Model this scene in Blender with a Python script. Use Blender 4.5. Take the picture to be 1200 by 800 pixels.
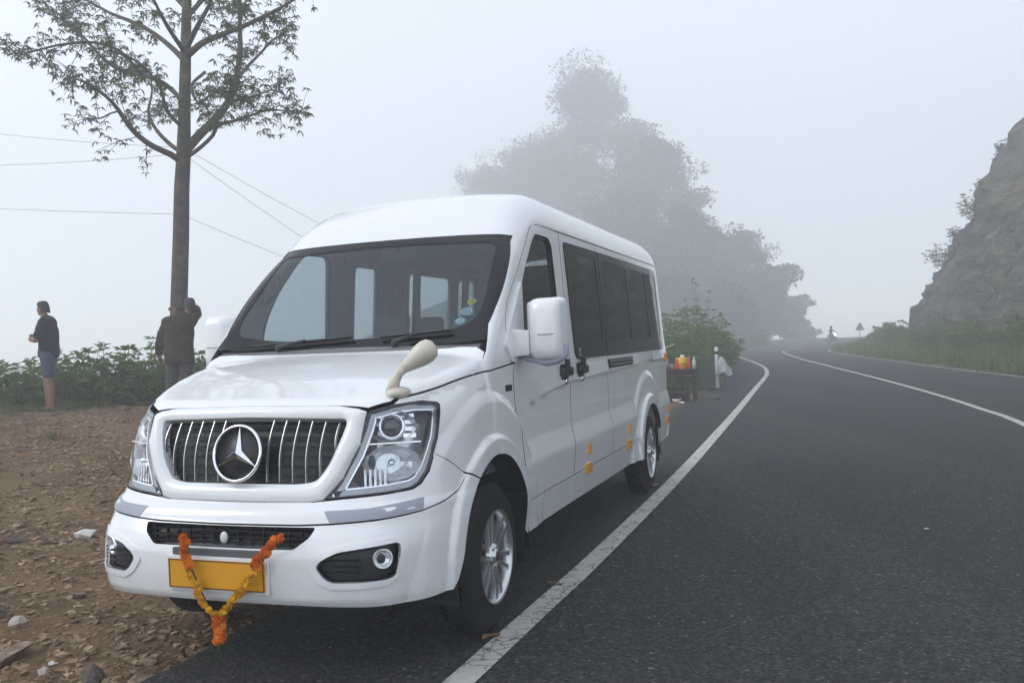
import bpy, bmesh, math, random
import numpy as np
from mathutils import Vector, Matrix, geometry as mgeo
R = math.radians
sc = bpy.context.scene
col = sc.collection
for o in list(bpy.data.objects): bpy.data.objects.remove(o)

# ---------------------------------------------------------------- camera
cam_d = bpy.data.cameras.new('camera'); cam = bpy.data.objects.new('camera', cam_d); col.objects.link(cam)
cam_d.sensor_width = 36.0; cam_d.lens = 36.0 * 1058.06 / 1200.0
cam_d.clip_start = .05; cam_d.clip_end = 4000
cam.location = (0, 0, 1.4331); cam.rotation_euler = (R(90.0), R(2.2066), 0)
sc.camera = cam

# ---------------------------------------------------------------- world, sun, exposure
SUN_EL, SUN_AZ = 35.0, -100.0      # azimuth from the view direction (+Y) towards +X: on the left, veiled by the mist
world = bpy.data.worlds.new('World'); sc.world = world; world.use_nodes = True
wn = world.node_tree.nodes; wl = world.node_tree.links; wn.clear()
w_out = wn.new('ShaderNodeOutputWorld'); w_bg = wn.new('ShaderNodeBackground'); w_sky = wn.new('ShaderNodeTexSky')
w_sky.sky_type = 'NISHITA'; w_sky.sun_disc = False
w_sky.sun_elevation = R(SUN_EL); w_sky.sun_rotation = R(SUN_AZ)
w_sky.dust_density = 1.0; w_sky.air_density = 1.0; w_sky.altitude = 1500
w_hsv = wn.new('ShaderNodeHueSaturation'); w_hsv.inputs['Saturation'].default_value = .38   # overcast: the blue is washed out
wl.new(w_sky.outputs[0], w_hsv.inputs['Color']); w_mix = wn.new('ShaderNodeMixRGB'); w_mix.inputs['Fac'].default_value = .5; w_mix.inputs['Color2'].default_value = (4.3, 4.7, 5.25, 1)   # an even layer of cloud over the whole sky
wl.new(w_hsv.outputs[0], w_mix.inputs['Color1']); wl.new(w_mix.outputs[0], w_bg.inputs['Color'])
w_bg.inputs['Strength'].default_value = .15
wl.new(w_bg.outputs[0], w_out.inputs['Surface'])
sun_d = bpy.data.lights.new('sun', 'SUN'); sun = bpy.data.objects.new('sun', sun_d); col.objects.link(sun)
sun_d.energy = .8; sun_d.angle = R(24); sun_d.color = (1, .97, .93)
_d = Vector((math.sin(R(SUN_AZ)) * math.cos(R(SUN_EL)), math.cos(R(SUN_AZ)) * math.cos(R(SUN_EL)), math.sin(R(SUN_EL))))
sun.rotation_euler = _d.to_track_quat('Z', 'Y').to_euler()
vs = sc.view_settings; vs.view_transform = 'Standard'; vs.look = 'None'; vs.gamma = 1; vs.use_curve_mapping = False
vs.exposure = 1.02
cy = sc.cycles
cy.use_denoising = True
cy.max_bounces = 7; cy.transparent_max_bounces = 16; cy.volume_bounces = 3; cy.diffuse_bounces = 3; cy.glossy_bounces = 4; cy.transmission_bounces = 6
cy.caustics_reflective = False; cy.caustics_refractive = False

# ---------------------------------------------------------------- helpers
rng = random.Random(7); nrng = np.random.default_rng(11)
def tag(o, label=None, cat=None, group=None, kind=None):
    if label: o['label'] = label
    if cat: o['category'] = cat
    if group: o['group'] = group
    if kind: o['kind'] = kind
    return o
def empty(name, loc=(0, 0, 0), rz=0.0, parent=None):
    o = bpy.data.objects.new(name, None); col.objects.link(o); o.location = loc; o.rotation_euler = (0, 0, rz); o.empty_display_size = .1
    if parent: o.parent = parent
    return o
def link(name, me, parent=None, loc=None, rot=None):
    o = bpy.data.objects.new(name, me); col.objects.link(o)
    if parent: o.parent = parent
    if loc is not None: o.location = loc
    if rot is not None: o.rotation_euler = rot
    return o
class MB:
    """collects vertices and faces, builds one mesh object"""
    def __init__(s): s.v = []; s.f = []; s.m = []; s.sm = []
    def add(s, vs, fs, m=0, smooth=False, M=None):
        k = len(s.v)
        if M is not None: vs = [M @ Vector(p) for p in vs]
        s.v += [tuple(p) for p in vs]
        for f in fs: s.f.append(tuple(i + k for i in f)); s.m.append(m); s.sm.append(smooth)
        return s
    def box(s, c, d, m=0, M=None, bev=0.0):
        bm = bmesh.new(); bmesh.ops.create_cube(bm, size=1)
        for v in bm.verts: v.co = Vector((v.co.x * d[0], v.co.y * d[1], v.co.z * d[2])) 
        if bev: bmesh.ops.bevel(bm, geom=bm.edges[:], offset=bev, segments=2, affect='EDGES', profile=.6)
        bm.verts.index_update()
        vs = [Vector(v.co) + Vector(c) for v in bm.verts]; fs = [[v.index for v in f.verts] for f in bm.faces]; bm.free()
        return s.add(vs, fs, m, False, M)
    def prism(s, poly, z0, z1, m=0, M=None):
        n = len(poly); vs = [(p[0], p[1], z0) for p in poly] + [(p[0], p[1], z1) for p in poly]
        fs = [tuple(range(n))[::-1], tuple(range(n, 2 * n))] + [(i, (i + 1) % n, n + (i + 1) % n, n + i) for i in range(n)]
        return s.add(vs, fs, m, False, M)
    def lathe(s, prof, n=32, m=0, M=None, smooth=True, closed=False):
        """prof: list of (r, h) turned round Z"""
        vs = []; fs = []
        for r, h in prof:
            for i in range(n):
                a = 2 * math.pi * i / n; vs.append((r * math.cos(a), r * math.sin(a), h))
        L = len(prof)
        for j in range(L if closed else L - 1):
            for i in range(n):
                a, b = j * n + i, j * n + (i + 1) % n; j2 = (j + 1) % L
                fs.append((a, b, j2 * n + (i + 1) % n, j2 * n + i))
        return s.add(vs, fs, m, smooth, M)
    def tube(s, pts, rad, n=8, m=0, M=None, cap=True, smooth=True):
        pts = [Vector(p) for p in pts]; rad = rad if hasattr(rad, '__len__') else [rad] * len(pts)
        vs = []; fs = []; ref = None
        for i, p in enumerate(pts):
            t = (pts[min(i + 1, len(pts) - 1)] - pts[max(i - 1, 0)])
            if t.length < 1e-9: t = Vector((0, 0, 1))
            t.normalize()
            if ref is None: ref = Vector((0, 0, 1)) if abs(t.z) < .9 else Vector((1, 0, 0))
            u = (ref - t * ref.dot(t)); u.normalize(); w = t.cross(u); ref = u
            for k in range(n):
                a = 2 * math.pi * k / n; vs.append(p + (u * math.cos(a) + w * math.sin(a)) * rad[i])
        for i in range(len(pts) - 1):
            for k in range(n):
                fs.append((i * n + k, i * n + (k + 1) % n, (i + 1) * n + (k + 1) % n, (i + 1) * n + k))
        s.add(vs, fs, m, smooth, M)
        if cap:
            k0 = len(s.v) - len(vs)
            s.f.append(tuple(k0 + k for k in range(n))[::-1]); s.m.append(m); s.sm.append(False)
            s.f.append(tuple(k0 + (len(pts) - 1) * n + k for k in range(n))); s.m.append(m); s.sm.append(False)
        return s
    def sphere(s, c, r, nu=16, nv=10, m=0, M=None, smooth=True):
        r = r if hasattr(r, '__len__') else (r, r, r); vs = [(c[0], c[1], c[2] - r[2])]; fs = []
        for j in range(1, nv):
            p = -math.pi / 2 + math.pi * j / nv
            for i in range(nu):
                a = 2 * math.pi * i / nu; vs.append((c[0] + r[0] * math.cos(p) * math.cos(a), c[1] + r[1] * math.cos(p) * math.sin(a), c[2] + r[2] * math.sin(p)))
        vs.append((c[0], c[1], c[2] + r[2])); T = len(vs) - 1
        for i in range(nu):
            fs.append((0, 1 + (i + 1) % nu, 1 + i)); k = 1 + (nv - 2) * nu
            fs.append((T, k + i, k + (i + 1) % nu))
            for j in range(nv - 2):
                a = 1 + j * nu; fs.append((a + i, a + (i + 1) % nu, a + nu + (i + 1) % nu, a + nu + i))
        return s.add(vs, fs, m, smooth, M)
    def mesh(s, name, mats):
        me = bpy.data.meshes.new(name); me.from_pydata(s.v, [], s.f)
        for mt in (mats if isinstance(mats, (list, tuple)) else [mats]): me.materials.append(mt)
        me.polygons.foreach_set('material_index', s.m); me.polygons.foreach_set('use_smooth', s.sm); me.update()
        return me
    def build(s, name, mats, parent=None, loc=None, rot=None): return link(name, s.mesh(name, mats), parent, loc, rot)
def arr_mesh(name, V, F, mat, smooth=False, nside=4):
    """fast mesh from arrays; F is (n, nside)"""
    me = bpy.data.meshes.new(name); V = np.asarray(V, np.float32); F = np.asarray(F, np.int32)
    me.vertices.add(len(V)); me.vertices.foreach_set('co', V.ravel())
    me.loops.add(F.size); me.loops.foreach_set('vertex_index', F.ravel())
    me.polygons.add(len(F)); me.polygons.foreach_set('loop_start', np.arange(0, F.size, F.shape[1], dtype=np.int32))
    me.polygons.foreach_set('use_smooth', np.full(len(F), smooth)); me.materials.append(mat); me.update(calc_edges=True); me.validate()
    return me
def copy_tree(o, parent=None):
    c = o.copy(); col.objects.link(c); c.parent = parent
    for ch in list(o.children): copy_tree(ch, c)
    return c

# ---------------------------------------------------------------- materials
def mat(name, base=(.5, .5, .5), rough=.5, metal=0.0, coat=0.0, spec=.5, emis=None):
    m = bpy.data.materials.new(name); m.use_nodes = True; b = m.node_tree.nodes['Principled BSDF']
    b.inputs['Base Color'].default_value = (*base, 1); b.inputs['Roughness'].default_value = rough; b.inputs['Metallic'].default_value = metal
    b.inputs['Coat Weight'].default_value = coat; b.inputs['Coat Roughness'].default_value = .04; b.inputs['Specular IOR Level'].default_value = spec
    return m
def nd(m, kind, **kw):
    n = m.node_tree.nodes.new(kind)
    for k, v in kw.items():
        if k in n.inputs: n.inputs[k].default_value = v
        else: setattr(n, k, v)
    return n
def ln(m, a, b): m.node_tree.links.new(a, b)
def ramp(m, fac, stops, interp='LINEAR'):
    r = m.node_tree.nodes.new('ShaderNodeValToRGB'); r.color_ramp.interpolation = interp
    e = r.color_ramp.elements
    while len(e) < len(stops): e.new(.5)
    for i, (p, c) in enumerate(stops): e[i].position = p; e[i].color = (*c, 1) if len(c) == 3 else c
    ln(m, fac, r.inputs[0]); return r
def noise_mat(name, stops, scale=5.0, detail=6.0, rough=.8, bump=0.0, bscale=None, coord='Object', spec=.3, bdist=.02, rvar=None):
    m = mat(name, rough=rough, spec=spec); b = m.node_tree.nodes['Principled BSDF']
    tc = nd(m, 'ShaderNodeTexCoord'); n = nd(m, 'ShaderNodeTexNoise', Scale=scale, Detail=detail, Roughness=.62)
    ln(m, tc.outputs[coord], n.inputs['Vector']); r = ramp(m, n.outputs['Fac'], stops); ln(m, r.outputs[0], b.inputs['Base Color'])
    if bump:
        n2 = nd(m, 'ShaderNodeTexNoise', Scale=bscale or scale * 3, Detail=8.0, Roughness=.65); ln(m, tc.outputs[coord], n2.inputs['Vector'])
        bp = nd(m, 'ShaderNodeBump', Strength=bump, Distance=bdist); ln(m, n2.outputs['Fac'], bp.inputs['Height']); ln(m, bp.outputs[0], b.inputs['Normal'])
    return m
def glass_mat(name, tint=(.6, .65, .66), gloss=1.0, rough=.01, ior=1.5):
    """thin pane: tinted see-through plus a Fresnel mirror"""
    m = bpy.data.materials.new(name); m.use_nodes = True; m.node_tree.nodes.clear()
    o = nd(m, 'ShaderNodeOutputMaterial'); t = nd(m, 'ShaderNodeBsdfTransparent', Color=(*tint, 1)); g = nd(m, 'ShaderNodeBsdfGlossy', Roughness=rough)
    ge = nd(m, 'ShaderNodeNewGeometry'); mr = nd(m, 'ShaderNodeMapRange'); ln(m, ge.outputs['Backfacing'], mr.inputs['Value']); mr.inputs['To Min'].default_value = ior; mr.inputs['To Max'].default_value = 1 / ior   # same mirror from both sides of the pane
    fr = nd(m, 'ShaderNodeFresnel'); ln(m, mr.outputs[0], fr.inputs['IOR']); mx = nd(m, 'ShaderNodeMixShader')
    ln(m, fr.outputs[0], mx.inputs[0]); ln(m, t.outputs[0], mx.inputs[1]); ln(m, g.outputs[0], mx.inputs[2]); ln(m, mx.outputs[0], o.inputs['Surface'])
    return m
MT = {}
# ---------------------------------------------------------------- the place: road, ground, cliff
from mathutils import noise as mn
def poly_resample(pts, step):
    P = [np.array(p, float) for p in pts]
    # Catmull-Rom through the points
    Q = [2 * P[0] - P[1]] + P + [2 * P[-1] - P[-2]]; out = []
    for i in range(1, len(Q) - 2):
        n = max(2, int(np.linalg.norm(Q[i + 1] - Q[i]) / step))
        for k in range(n):
            t = k / n; out.append(.5 * ((2 * Q[i]) + (-Q[i - 1] + Q[i + 1]) * t + (2 * Q[i - 1] - 5 * Q[i] + 4 * Q[i + 1] - Q[i + 2]) * t * t + (-Q[i - 1] + 3 * Q[i] - 3 * Q[i + 1] + Q[i + 2]) * t ** 3))
    out.append(P[-1]); return np.array(out)
LEFT_LINE = [(-8.2, -18), (-4.0, -6), (-1.72, .0), (-.28, 3.82), (-.15, 4.17), (.05, 4.71), (.59, 6.17), (1.87, 9.87), (4.05, 16.49), (5.85, 22.06), (7.45, 26.98), (8.80, 31.32), (10.2, 36.75), (11.6, 43.62), (13.1, 51.88), (14.9, 61.03), (17.8, 72.46), (21.3, 81.6), (26, 88.5), (34, 96), (46, 104)]
CENTER = [(-3.6, -18), (.4, -6), (2.6, 0), (4.6, 5.5), (7.11, 12.63), (7.82, 15.15), (8.67, 18.45), (9.68, 22.87), (11.11, 29.51), (12.9, 38.06), (14.7, 46.38), (17.3, 57.2), (19.4, 64.5), (23.5, 73.5), (29, 81), (37, 88), (48, 95)]
RIGHT_LINE = [(1.5, -18), (5.6, -6), (7.6, 0), (9.4, 6.5), (11.3, 14.5), (13.17, 23.3), (13.75, 26.53), (14.51, 30.8), (15.75, 36.71), (17.75, 46.82), (19.6, 55.0), (21.1, 60.2), (23.4, 65.8), (27.5, 72), (33, 78), (40, 83.5), (51, 90)]
LEFT_EDGE = [(-9.4, -18), (-5.3, -6), (-3.2, -.4), (-1.72, 3.9), (-1.0, 5.9), (.5, 10.1), (2.70, 16.4), (3.46, 18.57), (4.36, 21.23), (6.29, 27.37), (8.16, 33.79), (10.45, 43.57), (12.0, 52.2), (13.7, 61.4), (16.6, 73), (20.2, 82.6), (25, 89.8), (33.3, 97), (45.5, 105)]
ll, cl, rl, le = [poly_resample(p, .5) for p in (LEFT_LINE, CENTER, RIGHT_LINE, LEFT_EDGE)]
def offset_poly(p, d):
    t = np.gradient(p, axis=0); t /= np.linalg.norm(t, axis=1, keepdims=True); return p + np.stack([t[:, 1], -t[:, 0]], 1) * d       # +d = to the right of travel
re_ = offset_poly(rl, .28)
def arclen(p): return np.concatenate([[0], np.cumsum(np.linalg.norm(np.diff(p, axis=0), axis=1))])
def resamp(p, n):
    s = arclen(p); q = np.linspace(0, s[-1], n); return np.stack([np.interp(q, s, p[:, 0]), np.interp(q, s, p[:, 1])], 1)
def sdist(P, line):
    """signed distance of points to a polyline, positive to its left"""
    best = np.full(len(P), 1e9); sg = np.ones(len(P)); par = np.zeros(len(P)); s = arclen(line)
    for i in range(len(line) - 1):
        a, b = line[i], line[i + 1]; ab = b - a; L = ab @ ab; t = np.clip(((P - a) @ ab) / L, 0, 1); r = P - a - t[:, None] * ab; d = np.hypot(r[:, 0], r[:, 1])
        m = d < best; best[m] = d[m]; cr = ab[0] * (P[:, 1] - a[1]) - ab[1] * (P[:, 0] - a[0]); sg[m] = np.where(cr[m] > 0, 1, -1); par[m] = (s[i] + t * math.sqrt(L))[m]
    return best * sg, par
le_c, re_c = resamp(le, 60), resamp(re_, 60)
def sst(a, b, x): t = np.clip((x - a) / (b - a), 0, 1); return t * t * (3 - 2 * t)
def vnoise(P, s, seed=0.0, octaves=4):
    return np.array([mn.fractal(Vector((p[0] * s + seed, p[1] * s - seed, (p[2] if len(p) > 2 else 0) * s + seed * .3)), 1.0, 2.0, octaves) for p in P])
def ground_z(P, bumps=True):
    P = np.asarray(P, float)[:, :2]; y = P[:, 1]
    dl, _ = sdist(P, le_c); dr, _ = sdist(P, re_c); dr = -dr
    z = np.full(len(P), -.035)
    near = 1 - sst(16, 24, y)
    zl = (.50 * near + .13) * sst(.15, 8.5, dl) - .03
    edge = 10.9 + 30 * sst(24, 45, y)
    fall = np.clip(dl - edge, 0, None); zl -= np.minimum(.12 * fall ** 1.5, 20)
    z = np.where(dl > 0, zl, z)
    zr = -.03 + .55 * sst(.1, 3.6, dr) + .3 * sst(3, 12, dr)
    z = np.where(dr > 0, zr, z)
    z = np.where(dl > 0, z + 20 * sst(7, 60, dl) * sst(92, 155, y) * sst(0, 22, .20 * y - P[:, 0]), z)
    far = np.clip(np.hypot(P[:, 0] * .8, y) - 190, 0, None); z -= np.minimum(.004 * far ** 1.6, 20)
    if bumps:
        m = (dl > .05) & (np.hypot(P[:, 0], y) < 45); k = np.where(m)[0]
        if len(k):
            q = P[k]; amp = sst(.05, 1.2, dl[k])
            z[k] += amp * (.055 * vnoise(q, .9, 3.1) + .020 * vnoise(q, 4.0, 9.7, 3))
    return z
def axis(*seg):
    out = []
    for a, b, st in seg: out += list(np.arange(a, b - 1e-6, st))
    return np.array(out + [seg[-1][1]])
gx = axis((-130, -60, 14), (-60, -14, 3), (-14, -9.5, .4), (-9.5, 3.0, .11), (3.0, 8, .35), (8, 40, 1.2), (40, 130, 9))
gy = axis((-40, -10, 10), (-10, 2.5, 1.2), (2.5, 16.0, .11), (16.0, 24, .35), (24, 110, 1.6), (110, 205, 5))
GX, GY = np.meshgrid(gx, gy); GP = np.stack([GX.ravel(), GY.ravel()], 1); gz = ground_z(GP)
nx, ny = len(gx), len(gy); ii = np.arange(nx * ny).reshape(ny, nx)
GF = np.stack([ii[:-1, :-1], ii[:-1, 1:], ii[1:, 1:], ii[1:, :-1]], -1).reshape(-1, 4)
# soil with patches of green where the verge is grown over
MT['soil'] = mat('brown_soil', rough=.95, spec=.2); m = MT['soil']; b = m.node_tree.nodes['Principled BSDF']
tc = nd(m, 'ShaderNodeTexCoord'); n1 = nd(m, 'ShaderNodeTexNoise', Scale=1.1, Detail=8.0, Roughness=.65); n2 = nd(m, 'ShaderNodeTexNoise', Scale=38.0, Detail=6.0, Roughness=.7); vo = nd(m, 'ShaderNodeTexVoronoi', Scale=24.0)
for n_ in (n1, n2, vo): ln(m, tc.outputs['Object'], n_.inputs['Vector'])
r1 = ramp(m, n1.outputs['Fac'], [(.30, (.110, .066, .033)), (.52, (.225, .142, .076)), (.75, (.350, .235, .135))]); r2 = ramp(m, n2.outputs['Fac'], [(.3, (.45, .45, .45)), (.7, (1.0, 1.0, 1.0))])
mx = nd(m, 'ShaderNodeMixRGB', blend_type='MULTIPLY'); mx.inputs['Fac'].default_value = .85; ln(m, r1.outputs[0], mx.inputs['Color1']); ln(m, r2.outputs[0], mx.inputs['Color2'])
at = nd(m, 'ShaderNodeAttribute', attribute_name='verge'); gr = ramp(m, n2.outputs['Fac'], [(.3, (.025, .040, .012)), (.7, (.075, .10, .03))])
m2 = nd(m, 'ShaderNodeMixRGB'); ln(m, at.outputs['Fac'], m2.inputs['Fac']); ln(m, mx.outputs[0], m2.inputs['Color1']); ln(m, gr.outputs[0], m2.inputs['Color2']); ln(m, m2.outputs[0], b.inputs['Base Color'])
ad = nd(m, 'ShaderNodeMath', operation='ADD'); ln(m, n2.outputs['Fac'], ad.inputs[0]); ln(m, vo.outputs['Distance'], ad.inputs[1]); bp = nd(m, 'ShaderNodeBump', Strength=.9, Distance=.025); ln(m, ad.outputs[0], bp.inputs['Height']); ln(m, bp.outputs[0], b.inputs['Normal'])
gme = arr_mesh('ground', np.column_stack([GP, gz]), GF, MT['soil'], smooth=True)
dlv, _ = sdist(GP, le_c); drv, _ = sdist(GP, re_c)
ve = np.where(-drv > .35, 1.0, 0.0); ve = np.maximum(ve, np.where(dlv > 0, sst(21, 27, GP[:, 1]) * sst(.5, 1.6, dlv), 0)); ve = np.maximum(ve, sst(8.9, 9.8, dlv) * (1 - sst(18, 22, GP[:, 1])))
a_ = gme.attributes.new('verge', 'FLOAT', 'POINT'); a_.data.foreach_set('value', ve.astype(np.float32))
ground = link('ground', gme); tag(ground, kind='structure')

# road sheet
MT['asphalt'] = mat('asphalt', rough=.85, spec=.35); m = MT['asphalt']; b = m.node_tree.nodes['Principled BSDF']
tc = nd(m, 'ShaderNodeTexCoord'); v1 = nd(m, 'ShaderNodeTexVoronoi', Scale=62.0); n1 = nd(m, 'ShaderNodeTexNoise', Scale=.55, Detail=6.0, Roughness=.6); n2 = nd(m, 'ShaderNodeTexNoise', Scale=140.0, Detail=3.0)
for n_ in (v1, n1, n2): ln(m, tc.outputs['Object'], n_.inputs['Vector'])
rc = ramp(m, v1.outputs['Color'], [(.0, (.008, .0078, .0075)), (.45, (.026, .025, .024)), (.80, (.056, .054, .051)), (.93, (.11, .107, .102)), (1.0, (.30, .29, .28))]); mpw = nd(m, 'ShaderNodeMapping'); mpw.inputs['Rotation'].default_value = (0, 0, R(19)); mpw.inputs['Scale'].default_value = (1.1, .07, 1); ln(m, tc.outputs['Object'], mpw.inputs[0]); ln(m, mpw.outputs[0], n1.inputs['Vector']); rl_ = ramp(m, n1.outputs['Fac'], [(.30, (.80, .80, .80)), (.5, (1.1, 1.1, 1.1)), (.70, (1.40, 1.38, 1.34))])
mx = nd(m, 'ShaderNodeMixRGB', blend_type='MULTIPLY'); mx.inputs['Fac'].default_value = 1.0; ln(m, rc.outputs[0], mx.inputs['Color1']); ln(m, rl_.outputs[0], mx.inputs['Color2']); ln(m, mx.outputs[0], b.inputs['Base Color'])
ad = nd(m, 'ShaderNodeMath', operation='ADD'); ln(m, v1.outputs['Distance'], ad.inputs[0]); ln(m, n2.outputs['Fac'], ad.inputs[1]); bp = nd(m, 'ShaderNodeBump', Strength=1.0, Distance=.010); ln(m, ad.outputs[0], bp.inputs['Height']); ln(m, bp.outputs[0], b.inputs['Normal'])
NS = 420
def strip(name, A, B, z, matr, cross=2, parent=None, wob=0.0):
    V = []; n = len(A)
    for k in range(cross): V.append(np.column_stack([A + (B - A) * k / (cross - 1), np.full(n, z)]))
    V = np.concatenate(V)
    i = np.arange(n - 1); F = np.concatenate([np.stack([k * n + i, (k + 1) * n + i, (k + 1) * n + i + 1, k * n + i + 1], 1) for k in range(cross - 1)])
    return link(name, arr_mesh(name, V, F, matr), parent)
ea = resamp(le, NS); wobble = np.array([mn.fractal(Vector((p[0] * 1.6, p[1] * 1.6, 0)), 1, 2, 4) for p in ea])
ea = ea + np.column_stack([wobble * .07, np.zeros(NS)])
road = strip('road', ea, resamp(re_, NS), 0.0, MT['asphalt'], 6); tag(road, kind='structure')
# paint: white, worn through in fine cracks
def paint_mat(name, c, wear):
    m = mat(name, c, .6); b = m.node_tree.nodes['Principled BSDF']; tc = nd(m, 'ShaderNodeTexCoord')
    v = nd(m, 'ShaderNodeTexVoronoi', Scale=11.0, feature='DISTANCE_TO_EDGE'); n0 = nd(m, 'ShaderNodeTexNoise', Scale=9.0, Detail=5.0); mxv = nd(m, 'ShaderNodeMixRGB'); mxv.inputs['Fac'].default_value = .16
    ln(m, tc.outputs['Object'], n0.inputs['Vector']); ln(m, tc.outputs['Object'], mxv.inputs['Color1']); ln(m, n0.outputs['Color'], mxv.inputs['Color2']); ln(m, mxv.outputs[0], v.inputs['Vector'])
    n3 = nd(m, 'ShaderNodeTexNoise', Scale=26.0, Detail=6.0, Roughness=.7); ln(m, tc.outputs['Object'], n3.inputs['Vector'])
    cr = ramp(m, v.outputs['Distance'], [(.0, (1, 1, 1)), (.030, (.6, .6, .6)), (.050, (0, 0, 0))]); sp = ramp(m, n3.outputs['Fac'], [(.60 - wear, (0, 0, 0)), (.68 - wear, (1, 1, 1))]); n4 = nd(m, 'ShaderNodeTexNoise', Scale=3.0, Detail=3.0); ln(m, tc.outputs['Object'], n4.inputs['Vector']); gate = ramp(m, n4.outputs['Fac'], [(.36, (0, 0, 0)), (.50, (1, 1, 1))])
    c1 = nd(m, 'ShaderNodeMath', operation='MULTIPLY'); ln(m, cr.outputs[0], c1.inputs[0]); ln(m, gate.outputs[0], c1.inputs[1]); c2 = nd(m, 'ShaderNodeMath', operation='MAXIMUM'); s2 = nd(m, 'ShaderNodeMath', operation='MULTIPLY'); s2.inputs[1].default_value = .45; ln(m, sp.outputs[0], s2.inputs[0]); ln(m, c1.outputs[0], c2.inputs[0]); ln(m, s2.outputs[0], c2.inputs[1])
    r0 = ramp(m, n3.outputs['Fac'], [(.3, tuple(x * .86 for x in c)), (.7, c)]); mm = nd(m, 'ShaderNodeMixRGB'); ln(m, c2.outputs[0], mm.inputs['Fac']); ln(m, r0.outputs[0], mm.inputs['Color1']); mm.inputs['Color2'].default_value = (.06, .058, .055, 1); ln(m, mm.outputs[0], b.inputs['Base Color'])
    return m
MT['line'] = paint_mat('road_paint', (.56, .54, .50), .05); MT['line2'] = paint_mat('road_paint_dusty', (.52, .49, .42), .06)
for (pl_, w, mm) in ((ll, .135, 'line'), (cl, .12, 'line'), (rl, .10, 'line2')):
    p = resamp(pl_, NS); o = strip('road_marking', offset_poly(p, -w / 2), offset_poly(p, w / 2), .004, MT[mm], 2, road)

# cliff on the right
base = poly_resample([(13.6, 4), (14.6, 12), (16.2, 20), (17.6, 28), (18.9, 36), (20.4, 43), (21.7, 48.5), (23.2, 51.8), (26, 54), (31, 55.5), (38, 57), (48, 60)], .45)
tn = np.gradient(base, axis=0); tn /= np.linalg.norm(tn, axis=1, keepdims=True); nr = np.stack([tn[:, 1], -tn[:, 0]], 1)
prof = [(0, -.4), (.10, .6), (.35, 1.8), (.6, 3.0), (.95, 3.9)] + [(1.0 + k * .42, 4.1 + k * (.62 + .004 * k)) for k in range(1, 31)]
# resample profile finely at the foot
pe = np.array(prof); s_ = np.concatenate([[0], np.cumsum(np.hypot(*np.diff(pe, axis=0).T))]); q_ = np.concatenate([np.arange(0, 9, .22), np.arange(9, s_[-1], .5)]); pe = np.stack([np.interp(q_, s_, pe[:, 0]), np.interp(q_, s_, pe[:, 1])], 1)
nb, npf = len(base), len(pe)
CV = np.zeros((nb, npf, 3))
for i in range(nb):
    k = 1.0
    CV[i, :, 0] = base[i, 0] + nr[i, 0] * pe[:, 0]; CV[i, :, 1] = base[i, 1] + nr[i, 1] * pe[:, 0]; CV[i, :, 2] = pe[:, 1]
flat = CV.reshape(-1, 3); disp = np.zeros(len(flat))
for j, p in enumerate(flat):
    v = Vector(p)
    big = mn.fractal(v * .16 + Vector((5, 0, 1)), 1, 2, 3); led = mn.ridged_multi_fractal(Vector((v.x * .35, v.y * .35, v.z * .9)), 1, 2.1, 4, 1, 2)
    fr = mn.cell(Vector((v.x * .9 + v.z * .5, v.y * .9, v.z * .7))) - .5
    st_ = mn.fractal(Vector((v.x * .5 - v.z * .35, v.y * .5 - v.z * .35, v.z * .12)), 1, 2, 3)
    disp[j] = 1.0 * big + .34 * (led - 1.0) + .22 * fr + .45 * st_ + .16 * mn.fractal(v * 2.2, 1, 2, 3)
amp = np.tile(np.clip(pe[:, 1] / 1.2, 0, 1), nb)
nrm = np.repeat(nr, npf, 0); flat[:, 0] -= nrm[:, 0] * disp * amp * .72; flat[:, 1] -= nrm[:, 1] * disp * amp * .72; flat[:, 2] += disp * amp * .5
jj = np.arange(nb * npf).reshape(nb, npf); CF = np.stack([jj[:-1, :-1], jj[:-1, 1:], jj[1:, 1:], jj[1:, :-1]], -1).reshape(-1, 4)
MT['rock'] = mat('cliff_rock', rough=.9, spec=.25); m = MT['rock']; b = m.node_tree.nodes['Principled BSDF']
tc = nd(m, 'ShaderNodeTexCoord'); mp = nd(m, 'ShaderNodeMapping'); mp.inputs['Scale'].default_value = (1, 1, 2.2); mp.inputs['Rotation'].default_value = (.5, .3, 0); ln(m, tc.outputs['Object'], mp.inputs[0])
n1 = nd(m, 'ShaderNodeTexNoise', Scale=.7, Detail=9.0, Roughness=.7); n2 = nd(m, 'ShaderNodeTexNoise', Scale=.22, Detail=6.0, Roughness=.6); v1 = nd(m, 'ShaderNodeTexVoronoi', Scale=1.6, feature='DISTANCE_TO_EDGE'); ln(m, mp.outputs[0], n1.inputs['Vector']); ln(m, tc.outputs['Object'], n2.inputs['Vector']); ln(m, mp.outputs[0], v1.inputs['Vector'])
r1 = ramp(m, n1.outputs['Fac'], [(.28, (.028, .028, .030)), (.5, (.080, .076, .072)), (.72, (.17, .150, .130))]); r2 = ramp(m, n2.outputs['Fac'], [(.46, (0, 0, 0)), (.62, (1, 1, 1))])
mx = nd(m, 'ShaderNodeMixRGB'); ln(m, r2.outputs[0], mx.inputs['Fac']); ln(m, r1.outputs[0], mx.inputs['Color1']); g_ = ramp(m, n1.outputs['Fac'], [(.3, (.06, .062, .03)), (.7, (.19, .16, .10))]); ln(m, g_.outputs[0], mx.inputs['Color2']); ln(m, mx.outputs[0], b.inputs['Base Color'])
cr = ramp(m, v1.outputs['Distance'], [(0, (0, 0, 0)), (.12, (1, 1, 1))]); ad = nd(m, 'ShaderNodeMath', operation='ADD'); ln(m, cr.outputs[0], ad.inputs[0]); ln(m, n1.outputs['Fac'], ad.inputs[1]); bp = nd(m, 'ShaderNodeBump', Strength=.6, Distance=.10); ln(m, ad.outputs[0], bp.inputs['Height']); ln(m, bp.outputs[0], b.inputs['Normal'])
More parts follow.
